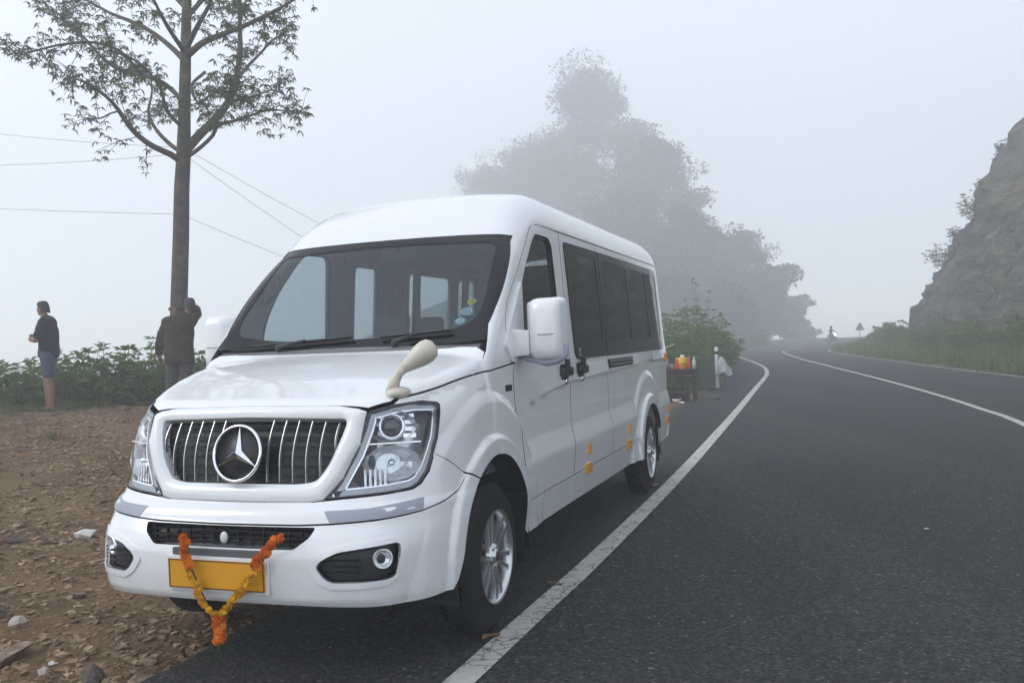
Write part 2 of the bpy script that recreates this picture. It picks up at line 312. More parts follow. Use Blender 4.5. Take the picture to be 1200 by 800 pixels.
cliff = link('cliff', arr_mesh('cliff', flat, CF[:, ::-1], MT['rock'], smooth=False)); tag(cliff, kind='structure')
cliff_top = flat.reshape(nb, npf, 3)
# ---------------------------------------------------------------- van body surface (one implicit surface, all panels lie on it)
def smax(a, b, k):
    h = np.maximum(k - np.abs(a - b), 0.0) / k
    return np.maximum(a, b) + h * h * k * 0.25
def smin(a, b, k): return -smax(-a, -b, k)
def sstep(a, b, x):
    t = np.clip((x - a) / (b - a), 0, 1); return t * t * (3 - 2 * t)
def curve(pts, x):
    p = np.array(pts, float); return np.interp(x, p[:, 0], p[:, 1])
def scurve(pts, x):
    # smooth (Catmull-Rom / pchip like) interpolation
    p = np.array(pts, float); X, Y = p[:, 0], p[:, 1]
    d = np.diff(Y) / np.diff(X); m = np.empty_like(Y)
    m[0], m[-1] = d[0], d[-1]
    s = d[:-1] * d[1:]
    m[1:-1] = np.where(s > 0, 2 * s / np.where(np.abs(d[:-1] + d[1:]) < 1e-9, 1, d[:-1] + d[1:]), 0)
    x = np.clip(x, X[0], X[-1]); i = np.clip(np.searchsorted(X, x) - 1, 0, len(X) - 2)
    h = X[i + 1] - X[i]; t = (x - X[i]) / h
    return ((2*t**3 - 3*t**2 + 1) * Y[i] + (t**3 - 2*t**2 + t) * h * m[i] + (-2*t**3 + 3*t**2) * Y[i + 1] + (t**3 - t**2) * h * m[i + 1])
W_PTS = [(.20, .850), (.36, .872), (.55, .896), (.742, .910), (.765, .908), (.880, .880), (1.22, .880), (1.30, .877), (1.40, .871), (2.10, .822), (2.16, .816), (2.3, .802), (2.7, .76)]
C_PTS = [(.20, -.86), (.30, -.90), (.345, -.945), (.40, -.975), (.47, -.980), (.56, -.974), (.64, -.945), (.69, -.912), (.737, -.888), (.775, -.832), (.85, -.803), (.98, -.775), (1.12, -.725), (1.165, -.70), (1.25, -.62), (1.5, -.40)]
SEAM_Z = [(-.95, 1.13), (-.62, 1.19), (-.4, 1.225), (-.18, 1.265), (.1, 1.292), (.48, 1.32), (.8, 1.34)]
SEAM_X = [(-.95, .50), (-.72, .60), (-.62, .665), (-.4, .765), (-.18, .825), (.1, .858), (.48, .880), (.8, .885)]
HOOD_Z = [(-.95, 1.06), (-.7, 1.178), (-.5, 1.243), (-.3, 1.303), (0, 1.375), (.2, 1.416), (.6, 1.49)]
def side_w(y, z):
    w = curve(W_PTS, z)
    zc = scurve([(.3, 1.02), (.55, 1.06), (.98, 1.118), (1.5, 1.152), (5.3, 1.21)], y)
    w = w + .007 * sstep(zc - .010, zc + .010, z) * sstep(.35, .9, y) * (1 - sstep(zc + .02, zc + .25, z))
    for (cy, R, big) in ((-.01, .49, 1.0), (4.02, .45, .85)):
        r = np.hypot((y - cy) * (1.077 if cy < 1 else 1), (z - .37) * (.961 if cy < 1 else 1))
        lowf = np.where(y < cy, 1.0, sstep(.36, .66, z) + (1 - sstep(.36, .66, z)) * (1 - sstep(cy, cy + .2, y)))
        fl = .882 + .032 * (1 - sstep(R + .070, R + .100, r)) * (.35 + .65 * lowf) + .024 * big * (1 - sstep(R + .24, R + .31, r)) * lowf
        near = r < R + .34
        w = np.where(near, np.maximum(w, fl - .02 * sstep(R + .29, R + .34, r)), w)
    # plan taper towards the rear and the nose
    w = w - .05 * np.clip((y - 4.6) / .9, 0, 1) ** 2
    w = w - .035 * np.clip((-.15 - y) / .55, 0, 1) ** 2
    return w
def front_y(x, z):
    a = np.abs(x) / .8
    return scurve(C_PTS, z) + .06 * a ** 2 + .115 * a ** 6
def ws_y(x, z):
    return .17 + .85 * (z - 1.42) - .05 * (x / .8) ** 2 * (1 - np.clip((z - 1.42) / .6, 0, 1.2))
def roof_z(x, y):
    d = np.clip((1.50 - y) / .80, 0, .94)
    r = np.clip((y - 4.7) / .6, 0, 1)
    return 2.425 - .045 * (np.abs(x) / .72) ** 2.4 - .35 * d ** 2.1 - .45 * np.maximum(.748 - y, 0) - .05 * r ** 2
def van_f(P):
    x, y, z = np.abs(P[:, 0]), P[:, 1], P[:, 2]
    side = x - side_w(y, z)
    front = (front_y(x, z) - y) * .9
    bot = .33 - z
    xs, zs = scurve(SEAM_X, y), scurve(SEAM_Z, y)
    tum = .42 - .24 * sstep(-.2, .25, y)
    hside = x - (xs - tum * (z - zs))
    htop = z - (scurve(HOOD_Z, y) - .018 * (x / .7) ** 2)
    hback = y - .75
    hood = np.maximum(np.maximum(smax(smax(hside, htop, .05), front, .05), hback), np.maximum(side + .01, zs - .12 - z))
    ftop = (z - zs + .5 * np.maximum(x - xs, -.02)) * .9
    fend = np.maximum(smax(smax(side, front, .20), ftop, .13), y - .8)
    ws = (ws_y(x, z) - y) * .77
    roof = z - roof_z(x, y)
    rear = y - (5.34 - .20 * np.clip((z - 1.2) / 1.2, 0, 1) ** 2)
    cab = smax(smax(smax(side, roof, .22), ws, .07), rear, .12)
    cab = np.maximum(cab, -(y - .05))
    f = smin(np.minimum(hood, fend), cab, .03)
    return np.maximum(f, bot)
def van_cast(O, D, t0=0.0, t1=6.0, n=160, inside=False):
    """first sign change of van_f along rays O + t D"""
    O = np.atleast_2d(O).astype(float); D = np.atleast_2d(D).astype(float)
    N = len(D); O = np.broadcast_to(O, (N, 3))
    ts = np.linspace(t0, t1, n); lo = np.full(N, np.nan); hi = np.full(N, np.nan)
    prev = van_f(O + ts[0] * D)
    for i in range(1, n):
        cur = van_f(O + ts[i] * D)
        c = np.isnan(lo) & ((prev > 0) != (cur > 0))
        lo[c] = ts[i - 1]; hi[c] = ts[i]; prev = cur
    s0 = van_f(O + np.nan_to_num(lo)[:, None] * D) > 0
    for _ in range(26):
        m = (lo + hi) / 2
        s = van_f(O + np.nan_to_num(m)[:, None] * D) > 0
        same = s == s0
        lo = np.where(same, m, lo); hi = np.where(same, hi, m)
    return O + ((lo + hi) / 2)[:, None] * D
def van_n(P, e=.002):
    g = np.stack([van_f(P + np.eye(3)[i] * e) - van_f(P - np.eye(3)[i] * e) for i in range(3)], 1)
    return g / np.maximum(np.linalg.norm(g, axis=1, keepdims=True), 1e-9)
# ---------------------------------------------------------------- panels cut out of the van's surface
MT['paint'] = mat('white_paint', (.78, .79, .80), .28, coat=.8)
_m = MT['paint']; _b = _m.node_tree.nodes['Principled BSDF']
_tc = nd(_m, 'ShaderNodeTexCoord'); _g = nd(_m, 'ShaderNodeSeparateXYZ'); ln(_m, _tc.outputs['Object'], _g.inputs[0])
_n = nd(_m, 'ShaderNodeTexNoise', Scale=16.0, Detail=9.0, Roughness=.75); ln(_m, _tc.outputs['Object'], _n.inputs['Vector'])
_mr = nd(_m, 'ShaderNodeMapRange'); ln(_m, _g.outputs['Z'], _mr.inputs['Value'])            # road dust thrown up along the sills
for _k, _v in (('From Min', .32), ('From Max', .56), ('To Min', .30), ('To Max', 0.0)): _mr.inputs[_k].default_value = _v
_mu = nd(_m, 'ShaderNodeMath', operation='MULTIPLY'); ln(_m, _mr.outputs[0], _mu.inputs[0]); _r = ramp(_m, _n.outputs['Fac'], [(.42, (0, 0, 0)), (.72, (1, 1, 1))]); ln(_m, _r.outputs[0], _mu.inputs[1])
_mx = nd(_m, 'ShaderNodeMixRGB'); ln(_m, _mu.outputs[0], _mx.inputs['Fac']); _mx.inputs['Color1'].default_value = (.77, .78, .79, 1); _mx.inputs['Color2'].default_value = (.42, .38, .33, 1)
ln(_m, _mx.outputs[0], _b.inputs['Base Color'])
_ra = nd(_m, 'ShaderNodeMapRange'); ln(_m, _mu.outputs[0], _ra.inputs['Value']); _ra.inputs['To Min'].default_value = .25; _ra.inputs['To Max'].default_value = .32; ln(_m, _ra.outputs[0], _b.inputs['Roughness'])
MT['trim'] = mat('interior_trim', (.16, .165, .17), .7)
MT['headliner'] = mat('headliner_grey', (.30, .31, .32), .9)
MT['black'] = mat('black_plastic', (.012, .012, .013), .38)
MT['rubber'] = noise_mat('rubber', [(.3, (.006, .006, .006)), (.8, (.018, .017, .016))], 30, 4, .75)
MT['frit'] = mat('black_glass_border', (.006, .006, .007), .10, spec=.28)
MT['chrome'] = mat('chrome', (.86, .87, .88), .10, 1.0)
MT['darkchrome'] = mat('headlamp_bezel', (.30, .31, .32), .22, 1.0)
MT['silver'] = mat('alloy_silver', (.62, .63, .64), .30, .9)
MT['ws_glass'] = glass_mat('windscreen_glass', (.76, .81, .83), ior=1.5)
MT['side_glass'] = glass_mat('side_glass', (.80, .84, .85), ior=1.5)
MT['dark_glass'] = glass_mat('tinted_glass', (.36, .375, .38), ior=1.5)
MT['lens'] = glass_mat('clear_lens', (.97, .98, .99), ior=1.4)
MT['amber'] = mat('amber_reflector', (.80, .33, .02), .25, coat=.5)
MT['tape'] = mat('grey_reflective_tape', (.30, .32, .37), .4)
MT['cream'] = mat('cream_plastic', (.62, .57, .48), .35, coat=.2)
MT['plate'] = mat('yellow_plate', (.72, .335, .012), .35, coat=.3)
MT['plate_edge'] = mat('plate_border', (.16, .06, .01), .4)
MT['curtain'] = noise_mat('curtain_cloth', [(.3, (.13, .15, .14)), (.7, (.20, .22, .20))], 3, 3, .95)
MT['seat'] = noise_mat('seat_cloth', [(.3, (.05, .052, .055)), (.7, (.10, .10, .105))], 9, 4, .95)

van = empty('minibus', (-0.1703 - 0.8461 * math.cos(R(19.6337)), 4.504 + 0.8461 * math.sin(R(19.6337)), 0), -R(19.6337))
tag(van, 'white high-roof minibus with star grille parked on the road shoulder', 'minibus')

def dens(pts, step=.03, closed=True):
    out = []; n = len(pts)
    for i in range(n if closed else n - 1):
        a, b = np.array(pts[i], float), np.array(pts[(i + 1) % n], float); k = max(1, int(math.ceil(np.linalg.norm(b - a) / step)))
        for j in range(k): out.append(a + (b - a) * j / k)
    if not closed: out.append(np.array(pts[-1], float))
    return out
def rnd(pts, r=.04, seg=4):
    """2D polygon with rounded corners; r may be a list"""
    out = []; n = len(pts); rr = r if hasattr(r, '__len__') else [r] * n
    for i in range(n):
        p, a, b = [np.array(pts[j % n], float) for j in (i, i - 1, i + 1)]
        d1 = np.linalg.norm(a - p); d2 = np.linalg.norm(b - p); q = min(rr[i], d1 * .49, d2 * .49)
        if q < 1e-4: out.append(p); continue
        s, e = p + (a - p) / d1 * q, p + (b - p) / d2 * q
        for k in range(seg + 1):
            t = k / seg; out.append((1 - t) ** 2 * s + 2 * t * (1 - t) * p + t * t * e)
    return out
class Dom:
    def __init__(s, kind, c=0.0): s.k = kind; s.c = c
    def uv(s, P):
        P = np.asarray(P)
        if s.k == 'S': return P[:, [1, 2]]
        if s.k == 'F': return P[:, [0, 2]]
        if s.k == 'V': return np.stack([np.arctan2(P[:, 0], s.c - P[:, 1]), P[:, 2]], 1)
        if s.k == 'U': return np.stack([P[:, 1], np.arctan2(P[:, 2] - s.c, P[:, 0])], 1)
        if s.k == 'B': return P[:, [0, 2]]
    def cast(s, q):
        q = np.asarray(q, float); n = len(q); z = np.zeros(n); o = np.ones(n)
        if s.k == 'S': return van_cast(np.stack([o * 1.3, q[:, 0], q[:, 1]], 1), np.stack([-o, z, z], 1), 0, 1.3, 44)
        if s.k == 'F': return van_cast(np.stack([q[:, 0], o * s.c, q[:, 1]], 1), np.stack([z, o, z], 1), 0, 2.2, 64)
        if s.k == 'B': return van_cast(np.stack([q[:, 0], o * 6, q[:, 1]], 1), np.stack([z, -o, z], 1), 0, 2.2, 64)
        if s.k == 'V': return van_cast(np.stack([z, o * s.c, q[:, 1]], 1), np.stack([np.sin(q[:, 0]), -np.cos(q[:, 0]), z], 1), 0, 2.0, 60)
        if s.k == 'U': return van_cast(np.stack([z, q[:, 0], o * s.c], 1), np.stack([np.cos(q[:, 1]), z, np.sin(q[:, 1])], 1), 0, 1.6, 50)
DS, DF, DV, DR, DH, DB = Dom('S'), Dom('F', -.05), Dom('V', .3), Dom('U', 1.9), Dom('U', .9), Dom('B')
def inpoly(q, poly):
    x, y = q[:, 0], q[:, 1]; c = np.zeros(len(q), bool); n = len(poly); j = n - 1
    for i in range(n):
        xi, yi = poly[i]; xj, yj = poly[j]
        t = ((yi > y) != (yj > y)) & (x < (xj - xi) * (y - yi) / ((yj - yi) if yj != yi else 1e-12) + xi); c ^= t; j = i
    return c
def pdist(q, poly):
    d = np.full(len(q), 1e9); P = np.asarray(poly); n = len(P)
    for i in range(n):
        a, b = P[i], P[(i + 1) % n]; ab = b - a; L = ab @ ab
        t = np.clip(((q - a) @ ab) / (L if L > 1e-12 else 1), 0, 1); d = np.minimum(d, np.linalg.norm(q - a - t[:, None] * ab, axis=1))
    return d
def patch(name, dom, loops, mats, parent, step=(.03, .03), off=0.0, thick=.022, mirror=False, both=False, label=None, inner=None, offf=None, rows=None, polar=()):
    """panel between 3D loops (first the outline, then holes) that lies on the van surface"""
    L2 = [dom.uv(l) for l in loops]; lo = L2[0].min(0); hi = L2[0].max(0)
    gx = np.arange(lo[0] + step[0] * .5, hi[0], step[0]); gy = np.arange(lo[1] + step[1] * .5, hi[1], step[1])
    if rows is not None:
        rw = np.array([r_ for r_ in rows if lo[1] + .004 < r_ < hi[1] - .004]); gy = np.sort(np.concatenate([[g for g in gy if len(rw) == 0 or np.abs(rw - g).min() > step[1] * .35], rw]))
    G = np.stack(np.meshgrid(gx, gy), -1).reshape(-1, 2)
    for (cy_, R_, ey, ez) in polar:
        rr_p = np.hypot((G[:, 0] - cy_) / ey, (G[:, 1] - .37) / ez); G = G[rr_p > R_ + .345]
        ring = [(cy_ + (R_ + q) * ey * math.cos(t), .37 + (R_ + q) * ez * math.sin(t)) for q in (.02, .045, .064, .072, .080, .090, .100, .108, .13, .16, .195, .225, .24, .255, .275, .295, .31, .325) for t in np.linspace(-.3, math.pi + .3, 84)]
        G = np.concatenate([G, np.array(ring)])
    sc2 = np.array(step)
    keep = inpoly(G, L2[0]) & (pdist(G / sc2, L2[0] / sc2) > .45)
    for h in L2[1:]: keep &= ~inpoly(G, h) & (pdist(G / sc2, h / sc2) > .45)
    G = G[keep]
    B = np.concatenate(L2); edges = []; k = 0
    for l in L2:
        n = len(l); edges += [(k + i, k + (i + 1) % n) for i in range(n)]; k += n
    A = np.concatenate([B, G]); sh = A / sc2
    r = mgeo.delaunay_2d_cdt([Vector((a[0], a[1])) for a in sh], edges, [], 0, 1e-7)
    vs2 = np.array([(v.x, v.y) for v in r[0]]) * sc2; src = r[3]; tris = [t for t in r[2]]
    tr = np.array([t for t in tris if len(t) == 3]); cen = vs2[tr].mean(1)
    ok = inpoly(cen, L2[0])
    for h in L2[1:]: ok &= ~inpoly(cen, h)
    q2 = vs2[tr] / sc2; a2 = np.abs(np.cross(q2[:, 1] - q2[:, 0], q2[:, 2] - q2[:, 0])); nbd = len(B); isb = np.array([len(s_) > 0 and min(s_) < nbd for s_ in src])
    ok &= ~((a2 < 8e-3) & isb[tr].all(1)); tr = tr[ok]
    P3 = np.concatenate(loops + ([dom.cast(G)] if len(G) else []))
    P = np.zeros((len(vs2), 3))
    miss = []
    for i, s_ in enumerate(src):
        if len(s_): P[i] = P3[s_[0]]
        else: miss.append(i)
    if miss: P[miss] = dom.cast(vs2[miss])
    used = np.unique(tr); mp = -np.ones(len(P), int); mp[used] = np.arange(len(used)); P = P[used]; tr = mp[tr]
    bad = np.isnan(P[:, 0])
    if bad.any():
        print('PATCH', name, 'missed rays', bad.sum()); P[bad] = np.nanmean(P, axis=0)
    N = van_n(P)
    fn = np.cross(P[tr[:, 1]] - P[tr[:, 0]], P[tr[:, 2]] - P[tr[:, 0]])
    flip = (fn * N[tr].mean(1)).sum(1) < 0; tr[flip] = tr[flip][:, ::-1]
    ec = {}
    for t in tr:
        for a, b in ((t[0], t[1]), (t[1], t[2]), (t[2], t[0])): ec[(a, b)] = 1
    rim = [(a, b) for (a, b) in ec if (b, a) not in ec]
    o = off if offf is None else (off + offf(P))[:, None]
    top = P + N * o; bot = P + N * (o - thick); n = len(P)
    V = np.concatenate([top, bot]); faces = [tuple(t) for t in tr] + [(t[2] + n, t[1] + n, t[0] + n) for t in tr] + [(b, a, a + n, b + n) for a, b in rim]
    mi = [0] * len(tr) + [1 if inner else 0] * len(tr) + [2 if inner else 0] * len(rim)
    def mk(sx):
        me = bpy.data.meshes.new(name); VV = V * np.array([sx, 1, 1]); NN = N * np.array([sx, 1, 1])
        FF = faces if sx > 0 else [f[::-1] for f in faces]
        me.from_pydata([tuple(v) for v in VV], [], FF); me.materials.append(mats)
        if inner: me.materials.append(inner); me.materials.append(MT['black'])
        me.polygons.foreach_set('material_index', mi); me.polygons.foreach_set('use_smooth', [True] * len(FF)); me.update()
        ln_ = []
        nt = len(tr)
        fa = np.array([p.normal[:] for p in me.polygons])
        if offf is not None:
            GN = np.zeros((n, 3)); VT = VV[:n]; tt = np.array(FF[:nt]); c_ = np.cross(VT[tt[:, 1]] - VT[tt[:, 0]], VT[tt[:, 2]] - VT[tt[:, 0]])
            for q_ in range(3): np.add.at(GN, tt[:, q_], c_)
            GN = GN / np.maximum(np.linalg.norm(GN, axis=1, keepdims=True), 1e-12)
        for pi, f in enumerate(FF):
            for vi in f:
                if pi < nt: ln_.append(tuple(GN[vi] if offf is not None else NN[vi]))
                else: ln_.append(tuple(fa[pi]))
        me.normals_split_custom_set(ln_); me.update()
        ob = link(name, me, parent)
        if label: ob['label'] = label
        return ob
    a = mk(-1 if mirror else 1)
    return (a, mk(-1)) if both else a
CREASE = [.40, .70, .730, .742, .752, .765, .775, .80, .84, .868, .880, .892]
def S3(pts, step=.03, closed=True): return DS.cast(np.array(dens(pts, step, closed)))
def V3(P, step=.025, closed=True):
    """3D points near the nose, densified and put on the surface along V rays"""
    return DV.cast(DV.uv(np.array(dens(P, step, closed))))
def mir(P): return (np.asarray(P) * np.array([-1, 1, 1]))[::-1]
def arc(cy, Rr, a0, a1, n, e=1.0, f=1.0): return [(cy + Rr * e * math.cos(t), .37 + Rr * f * math.sin(t)) for t in np.linspace(a0, a1, n)]
EL = (.455 / .49, .51 / .49)
PA, TR = MT['paint'], MT['trim']

# ---- seams shared by neighbouring panels (right hand side as seen in the photograph, +x)
hl_outer = [(-.406, 1.161), (-.430, 1.125), (-.453, 1.089), (-.491, 1.012), (-.526, .952)]
bf_seam = [(-.526, .952), (-.445, .902), (-.363, .845), (-.252, .799)]
aF = math.atan2((.799 - .37) / .51, (-.252 + .01) / .455)
door_front_low = [(.442, 1.322), (.405, 1.27), (.388, 1.20), (.40, 1.10), (.415, 1.0), (.432, .88), (.468, .70), (.487, .55), (.49, .385)]
seam_low = [(y, float(scurve(SEAM_Z, np.array([y]))[0])) for y in np.linspace(-.60, .442, 24)]
# fender
arch_f = arc(-.01, .49, aF, .03, 40, *EL)
out = hl_outer[::-1] + [(-.412, 1.172), (-.47, 1.183), (-.53, 1.181), (-.59, 1.176)] + [(y, z - .004) for y, z in seam_low[1:]] + [(y - .003, z) for y, z in door_front_low[1:]] + arch_f[::-1][1:] + [(y, z + .003) for y, z in bf_seam[::-1]][1:-1]
fend, fend2 = patch('fender', DS, [S3(out, .02)], PA, van, (.016, .016), thick=.03, both=True, inner=MT['black'], polar=[(-.01, .49, 1 / 1.077, 1 / .961)])
# bumper: upper bar and lower shell
half_top = [(0, -.83, .768), (.20, -.825, .769), (.312, -.823, .770), (.38, -.815, .771), (.421, -.811, .775), (.50, -.79, .783), (.58, -.773, .789), (.704, -.717, .799), (.775, -.646, .808), (.798, -.608, .826), (.818, -.563, .874), (.829, -.527, .945)]
lip = [(0, -.90, .688), (.357, -.897, .690), (.496, -.879, .695), (.66, -.81, .705), (.82, -.655, .721), (.875, -.53, .742), (.905, -.43, .770), (.912, -.385, .81), (.914, -.366, .838)]
bf3 = S3([(y, z - .004) for y, z in bf_seam[:3]], .02, False)
bh = np.concatenate([V3(half_top, .02, False)[:-1], bf3, V3([(x, y, z + .003) for x, y, z in lip[::-1]], .02, False)[1:]])
bar = np.concatenate([bh, mir(bh)[1:-1]])
patch('bumper_bar', DV, [bar], PA, van, (.012, .010), off=.004, thick=.03, inner=MT['black'])
low3 = [V3([(x, y, z - .003) for x, y, z in lip], .02, False)[:-1], S3([(-.362, .838), (-.260, .796)], .02, False), S3(arc(-.01, .49, aF + .012, math.pi - .25, 36, *EL) + [(-.475, .444), (-.505, .39)], .02, False)[1:], V3([(.895, -.53, .352), (.845, -.638, .347), (.785, -.74, .350), (.60, -.90, .360), (.375, -.949, .366), (.2, -.957, .366), (0, -.96, .366)], .02, False)]
lh = np.concatenate(low3); low = np.concatenate([lh, mir(lh)[1:-1]])
fog_o = [(.465, .530), (.485, .556), (.554, .589), (.66, .602), (.774, .614), (.779, .564), (.765, .472), (.733, .466), (.530, .466), (.494, .489)]
def F3(pts, r=.02, step=.018):
    q = np.array(dens(rnd(pts, r), step)); return Dom('F', -1.4).cast(q)
fog3 = F3(fog_o)
inlet_o = [(-.44, .6835), (.44, .6835), (.423, .645), (.36, .598), (-.36, .598), (-.423, .645)]
inl3 = F3(inlet_o, .015)
patch('bumper', DV, [low, fog3, mir(fog3), inl3], PA, van, (.011, .010), thick=.035, inner=MT['black'])
patch('bumper_inlet', DV, [inl3], MT['black'], van, (.03, .02), off=-.05, thick=.02)
ib = MB()
for zz in (.61, .635, .66): ib.box((0, -.905, zz), (.80, .02, .006))
for xx in np.linspace(-.38, .38, 13): ib.box((xx, -.908, .638), (.006, .018, .075))
ib.build('inlet_mesh', MT['black'], van)
MB().sphere((.02, -.955, .64), (.018, .014, .026), 12, 8).build('tow_hook_cover', mat('off_white_plastic', (.7, .7, .68), .5), van)
MT['reflector'] = mat('reflector_chrome', (.86, .88, .90), .22, .65)
_m = MT['reflector']; _tc = nd(_m, 'ShaderNodeTexCoord'); _mp = nd(_m, 'ShaderNodeMapping'); _mp.inputs['Scale'].default_value = (60, 60, 9); ln(_m, _tc.outputs['Object'], _mp.inputs[0])
_n = nd(_m, 'ShaderNodeTexNoise', Scale=1.0, Detail=1.0); ln(_m, _mp.outputs[0], _n.inputs['Vector']); _bp = nd(_m, 'ShaderNodeBump', Strength=.5, Distance=.01); ln(_m, _n.outputs['Fac'], _bp.inputs['Height']); ln(_m, _bp.outputs[0], _m.node_tree.nodes['Principled BSDF'].inputs['Normal'])
# fog lamps
fogb = F3([(.424, .529), (.456, .572), (.542, .609), (.66, .626), (.772, .638), (.792, .622), (.790, .545), (.772, .471), (.739, .442), (.528, .440), (.475, .467)], .02)
patch('fog_lamp_bezel', DV, [fogb, fog3], PA, van, (.02, .014), off=.006, thick=.02, both=True)
for s in (1, -1):
    fh = patch('fog_lamp_housing', DV, [fog3], MT['black'], van, (.03, .02), off=-.045, thick=.02, mirror=s < 0)
    b = MB()
    for zz in (.50, .525, .55): b.box((s * .565, -.905, zz), (.15, .02, .008))
    b.build('housing_slat', MT['black'], fh)
    c = Vector((s * .708, -.818, .548)); d = Vector((s * .50, -.86, 0)); M = Matrix.Translation(c) @ d.to_track_quat('Z', 'Y').to_matrix().to_4x4()
    f = MB().lathe([(.0, -.012), (.02, -.008), (.032, .004), (.036, .012), (.041, .014), (.043, .0), (.043, -.02)], 24, M=M).build('fog_lamp', MT['reflector'], van)
    MB().lathe([(.0, .026), (.02, .023), (.034, .015)], 24, M=M).build('lens', MT['lens'], f)
# reflective tape on the bar
for s in (1, -1):
    t3 = DV.cast(DV.uv(np.array(dens([(.462, -.86, .742), (.64, -.80, .748), (.809, -.616, .770), (.821, -.651, .727), (.66, -.81, .708), (.497, -.878, .700)], .02))))
    patch('reflective_tape', DV, [t3], MT['tape'], van, (.03, .02), off=.0065, thick=.004, mirror=s < 0)
# number plate with its dark border
pl = MB(); pl.box((0, -.992, .487), (.492, .008, .122), bev=.003); plo = pl.build('number_plate', MT['plate'], van); plo['label'] = 'blank yellow number plate'
pb = MB()
for (cx, cz, w, h) in ((0, .546, .486, .005), (0, .428, .486, .005), (.2405, .487, .005, .115), (-.2405, .487, .005, .115)): pb.box((cx, -.9965, cz), (w, .004, h))
pb.build('border', MT['plate_edge'], plo)
pbk = MB(); pbk.box((0, -.983, .487), (.52, .012, .15), bev=.004); pbk.box((0, -.955, .578), (.47, .05, .03), m=1, bev=.003); pbk.build('plate_bracket', [PA, mat('bracket_grey', (.10, .10, .105), .5)], van)
# grille frame, black mesh and chrome bars
fo = [(0, 1.182), (.235, 1.181), (.434, 1.176), (.53, 1.163), (.572, 1.150), (.568, 1.014), (.504, .872), (.423, .783), (.36, .773), (0, .772)]
fo_h = dens(fo, .02, False); fo3h = Dom('F', -1.4).cast(np.array(fo_h)); fo3 = np.concatenate([fo3h, mir(fo3h)[1:-1]])
fi = rnd([(-.50, 1.122), (0, 1.134), (.50, 1.122), (.485, 1.05), (.442, .936), (.385, .858), (.30, .846), (-.30, .846), (-.385, .858), (-.442, .936), (-.485, 1.05)], .03)
fi3 = Dom('F', -1.4).cast(np.array(dens(fi, .02)))
fo2 = np.array([(x, z) for x, z in fo_h] + [(-x, z) for x, z in fo_h[::-1][1:-1]])
gfr = lambda P: .020 * np.sqrt(np.clip(pdist(P[:, [0, 2]], fo2) / .03, 0, 1)) * (1 - .9 * np.clip(1 - pdist(P[:, [0, 2]], np.array(fi)) / .035, 0, 1) ** 2)
patch('grille_frame', DV, [fo3, fi3], PA, van, (.010, .010), off=.0, thick=.045, offf=gfr)
gb = patch('grille_backing', DV, [fi3], MT['black'], van, (.03, .03), off=-.06, thick=.02)
gm = MB()
for zz in np.arange(.875, 1.12, .042):
    xx = np.interp(zz, [.846, .936, 1.122], [.36, .43, .49]); yy = float(front_y(np.array([0.]), np.array([zz]))[0])
    gm.box((0, yy + .045, zz), (2 * xx, .012, .007))
gm.build('grille_mesh', MT['black'], van)
for i in range(15):
    xx = -.455 + i * .065
    zt = np.interp(abs(xx), [0, .3, .49], [1.122, 1.118, 1.10]); zb = np.interp(abs(xx), [0, .33, .385, .442, .485], [.852, .852, .866, .944, 1.055])
    pts = []
    for t in np.linspace(0, 1, 9):
        z = zb + (zt - zb) * t; y = float(front_y(np.array([xx]), np.array([z]))[0]); pts.append((xx, y + .010 - .016 * math.sin(math.pi * t), z))
    if abs(xx) < .10: continue
    b = MB(); P = np.array(pts)
    for (dx) in (0,):
        vs = []; 
        for p in pts: vs += [(p[0] - .0035, p[1] + .012, p[2]), (p[0] - .0018, p[1], p[2]), (p[0] + .0018, p[1], p[2]), (p[0] + .0035, p[1] + .012, p[2])]
        fs = [(4 * j + k, 4 * j + k + 1, 4 * j + k + 5, 4 * j + k + 4) for j in range(8) for k in range(3)]
        b.add(vs, fs, 0, False)
    b.build('grille_bar', MT['silver'], van)
# star emblem
Me = Matrix.Translation((0, -.815, .983)) @ Matrix.Rotation(R(90 - 12), 4, 'X')
em = MB()
em.lathe([(.122 + .0075 * math.cos(t), .0095 * math.sin(t)) for t in np.linspace(0, 2 * math.pi, 13)[:-1]], 64, closed=True, M=Me)
emo = em.build('star_emblem', MT['chrome'], van)
st = MB()
for k in range(3):
    a = math.pi / 2 + k * 2 * math.pi / 3
    tip = (.122 * math.cos(a), .122 * math.sin(a), .0)
    i1 = (.023 * math.cos(a + math.pi / 3), .023 * math.sin(a + math.pi / 3), 0); i2 = (.023 * math.cos(a - math.pi / 3), .023 * math.sin(a - math.pi / 3), 0)
    st.add([(0, 0, .016), i2, tip, i1, (0, 0, -.008)], [(0, 1, 2), (0, 2, 3), (4, 2, 1), (4, 3, 2)], M=Me)
st.build('star', MT['chrome'], emo)
dk = MB(); dk.lathe([(0, -.006), (.118, -.006), (.118, -.014), (0, -.014)], 48, M=Me); dk.build('emblem_backing', MT['black'], emo)

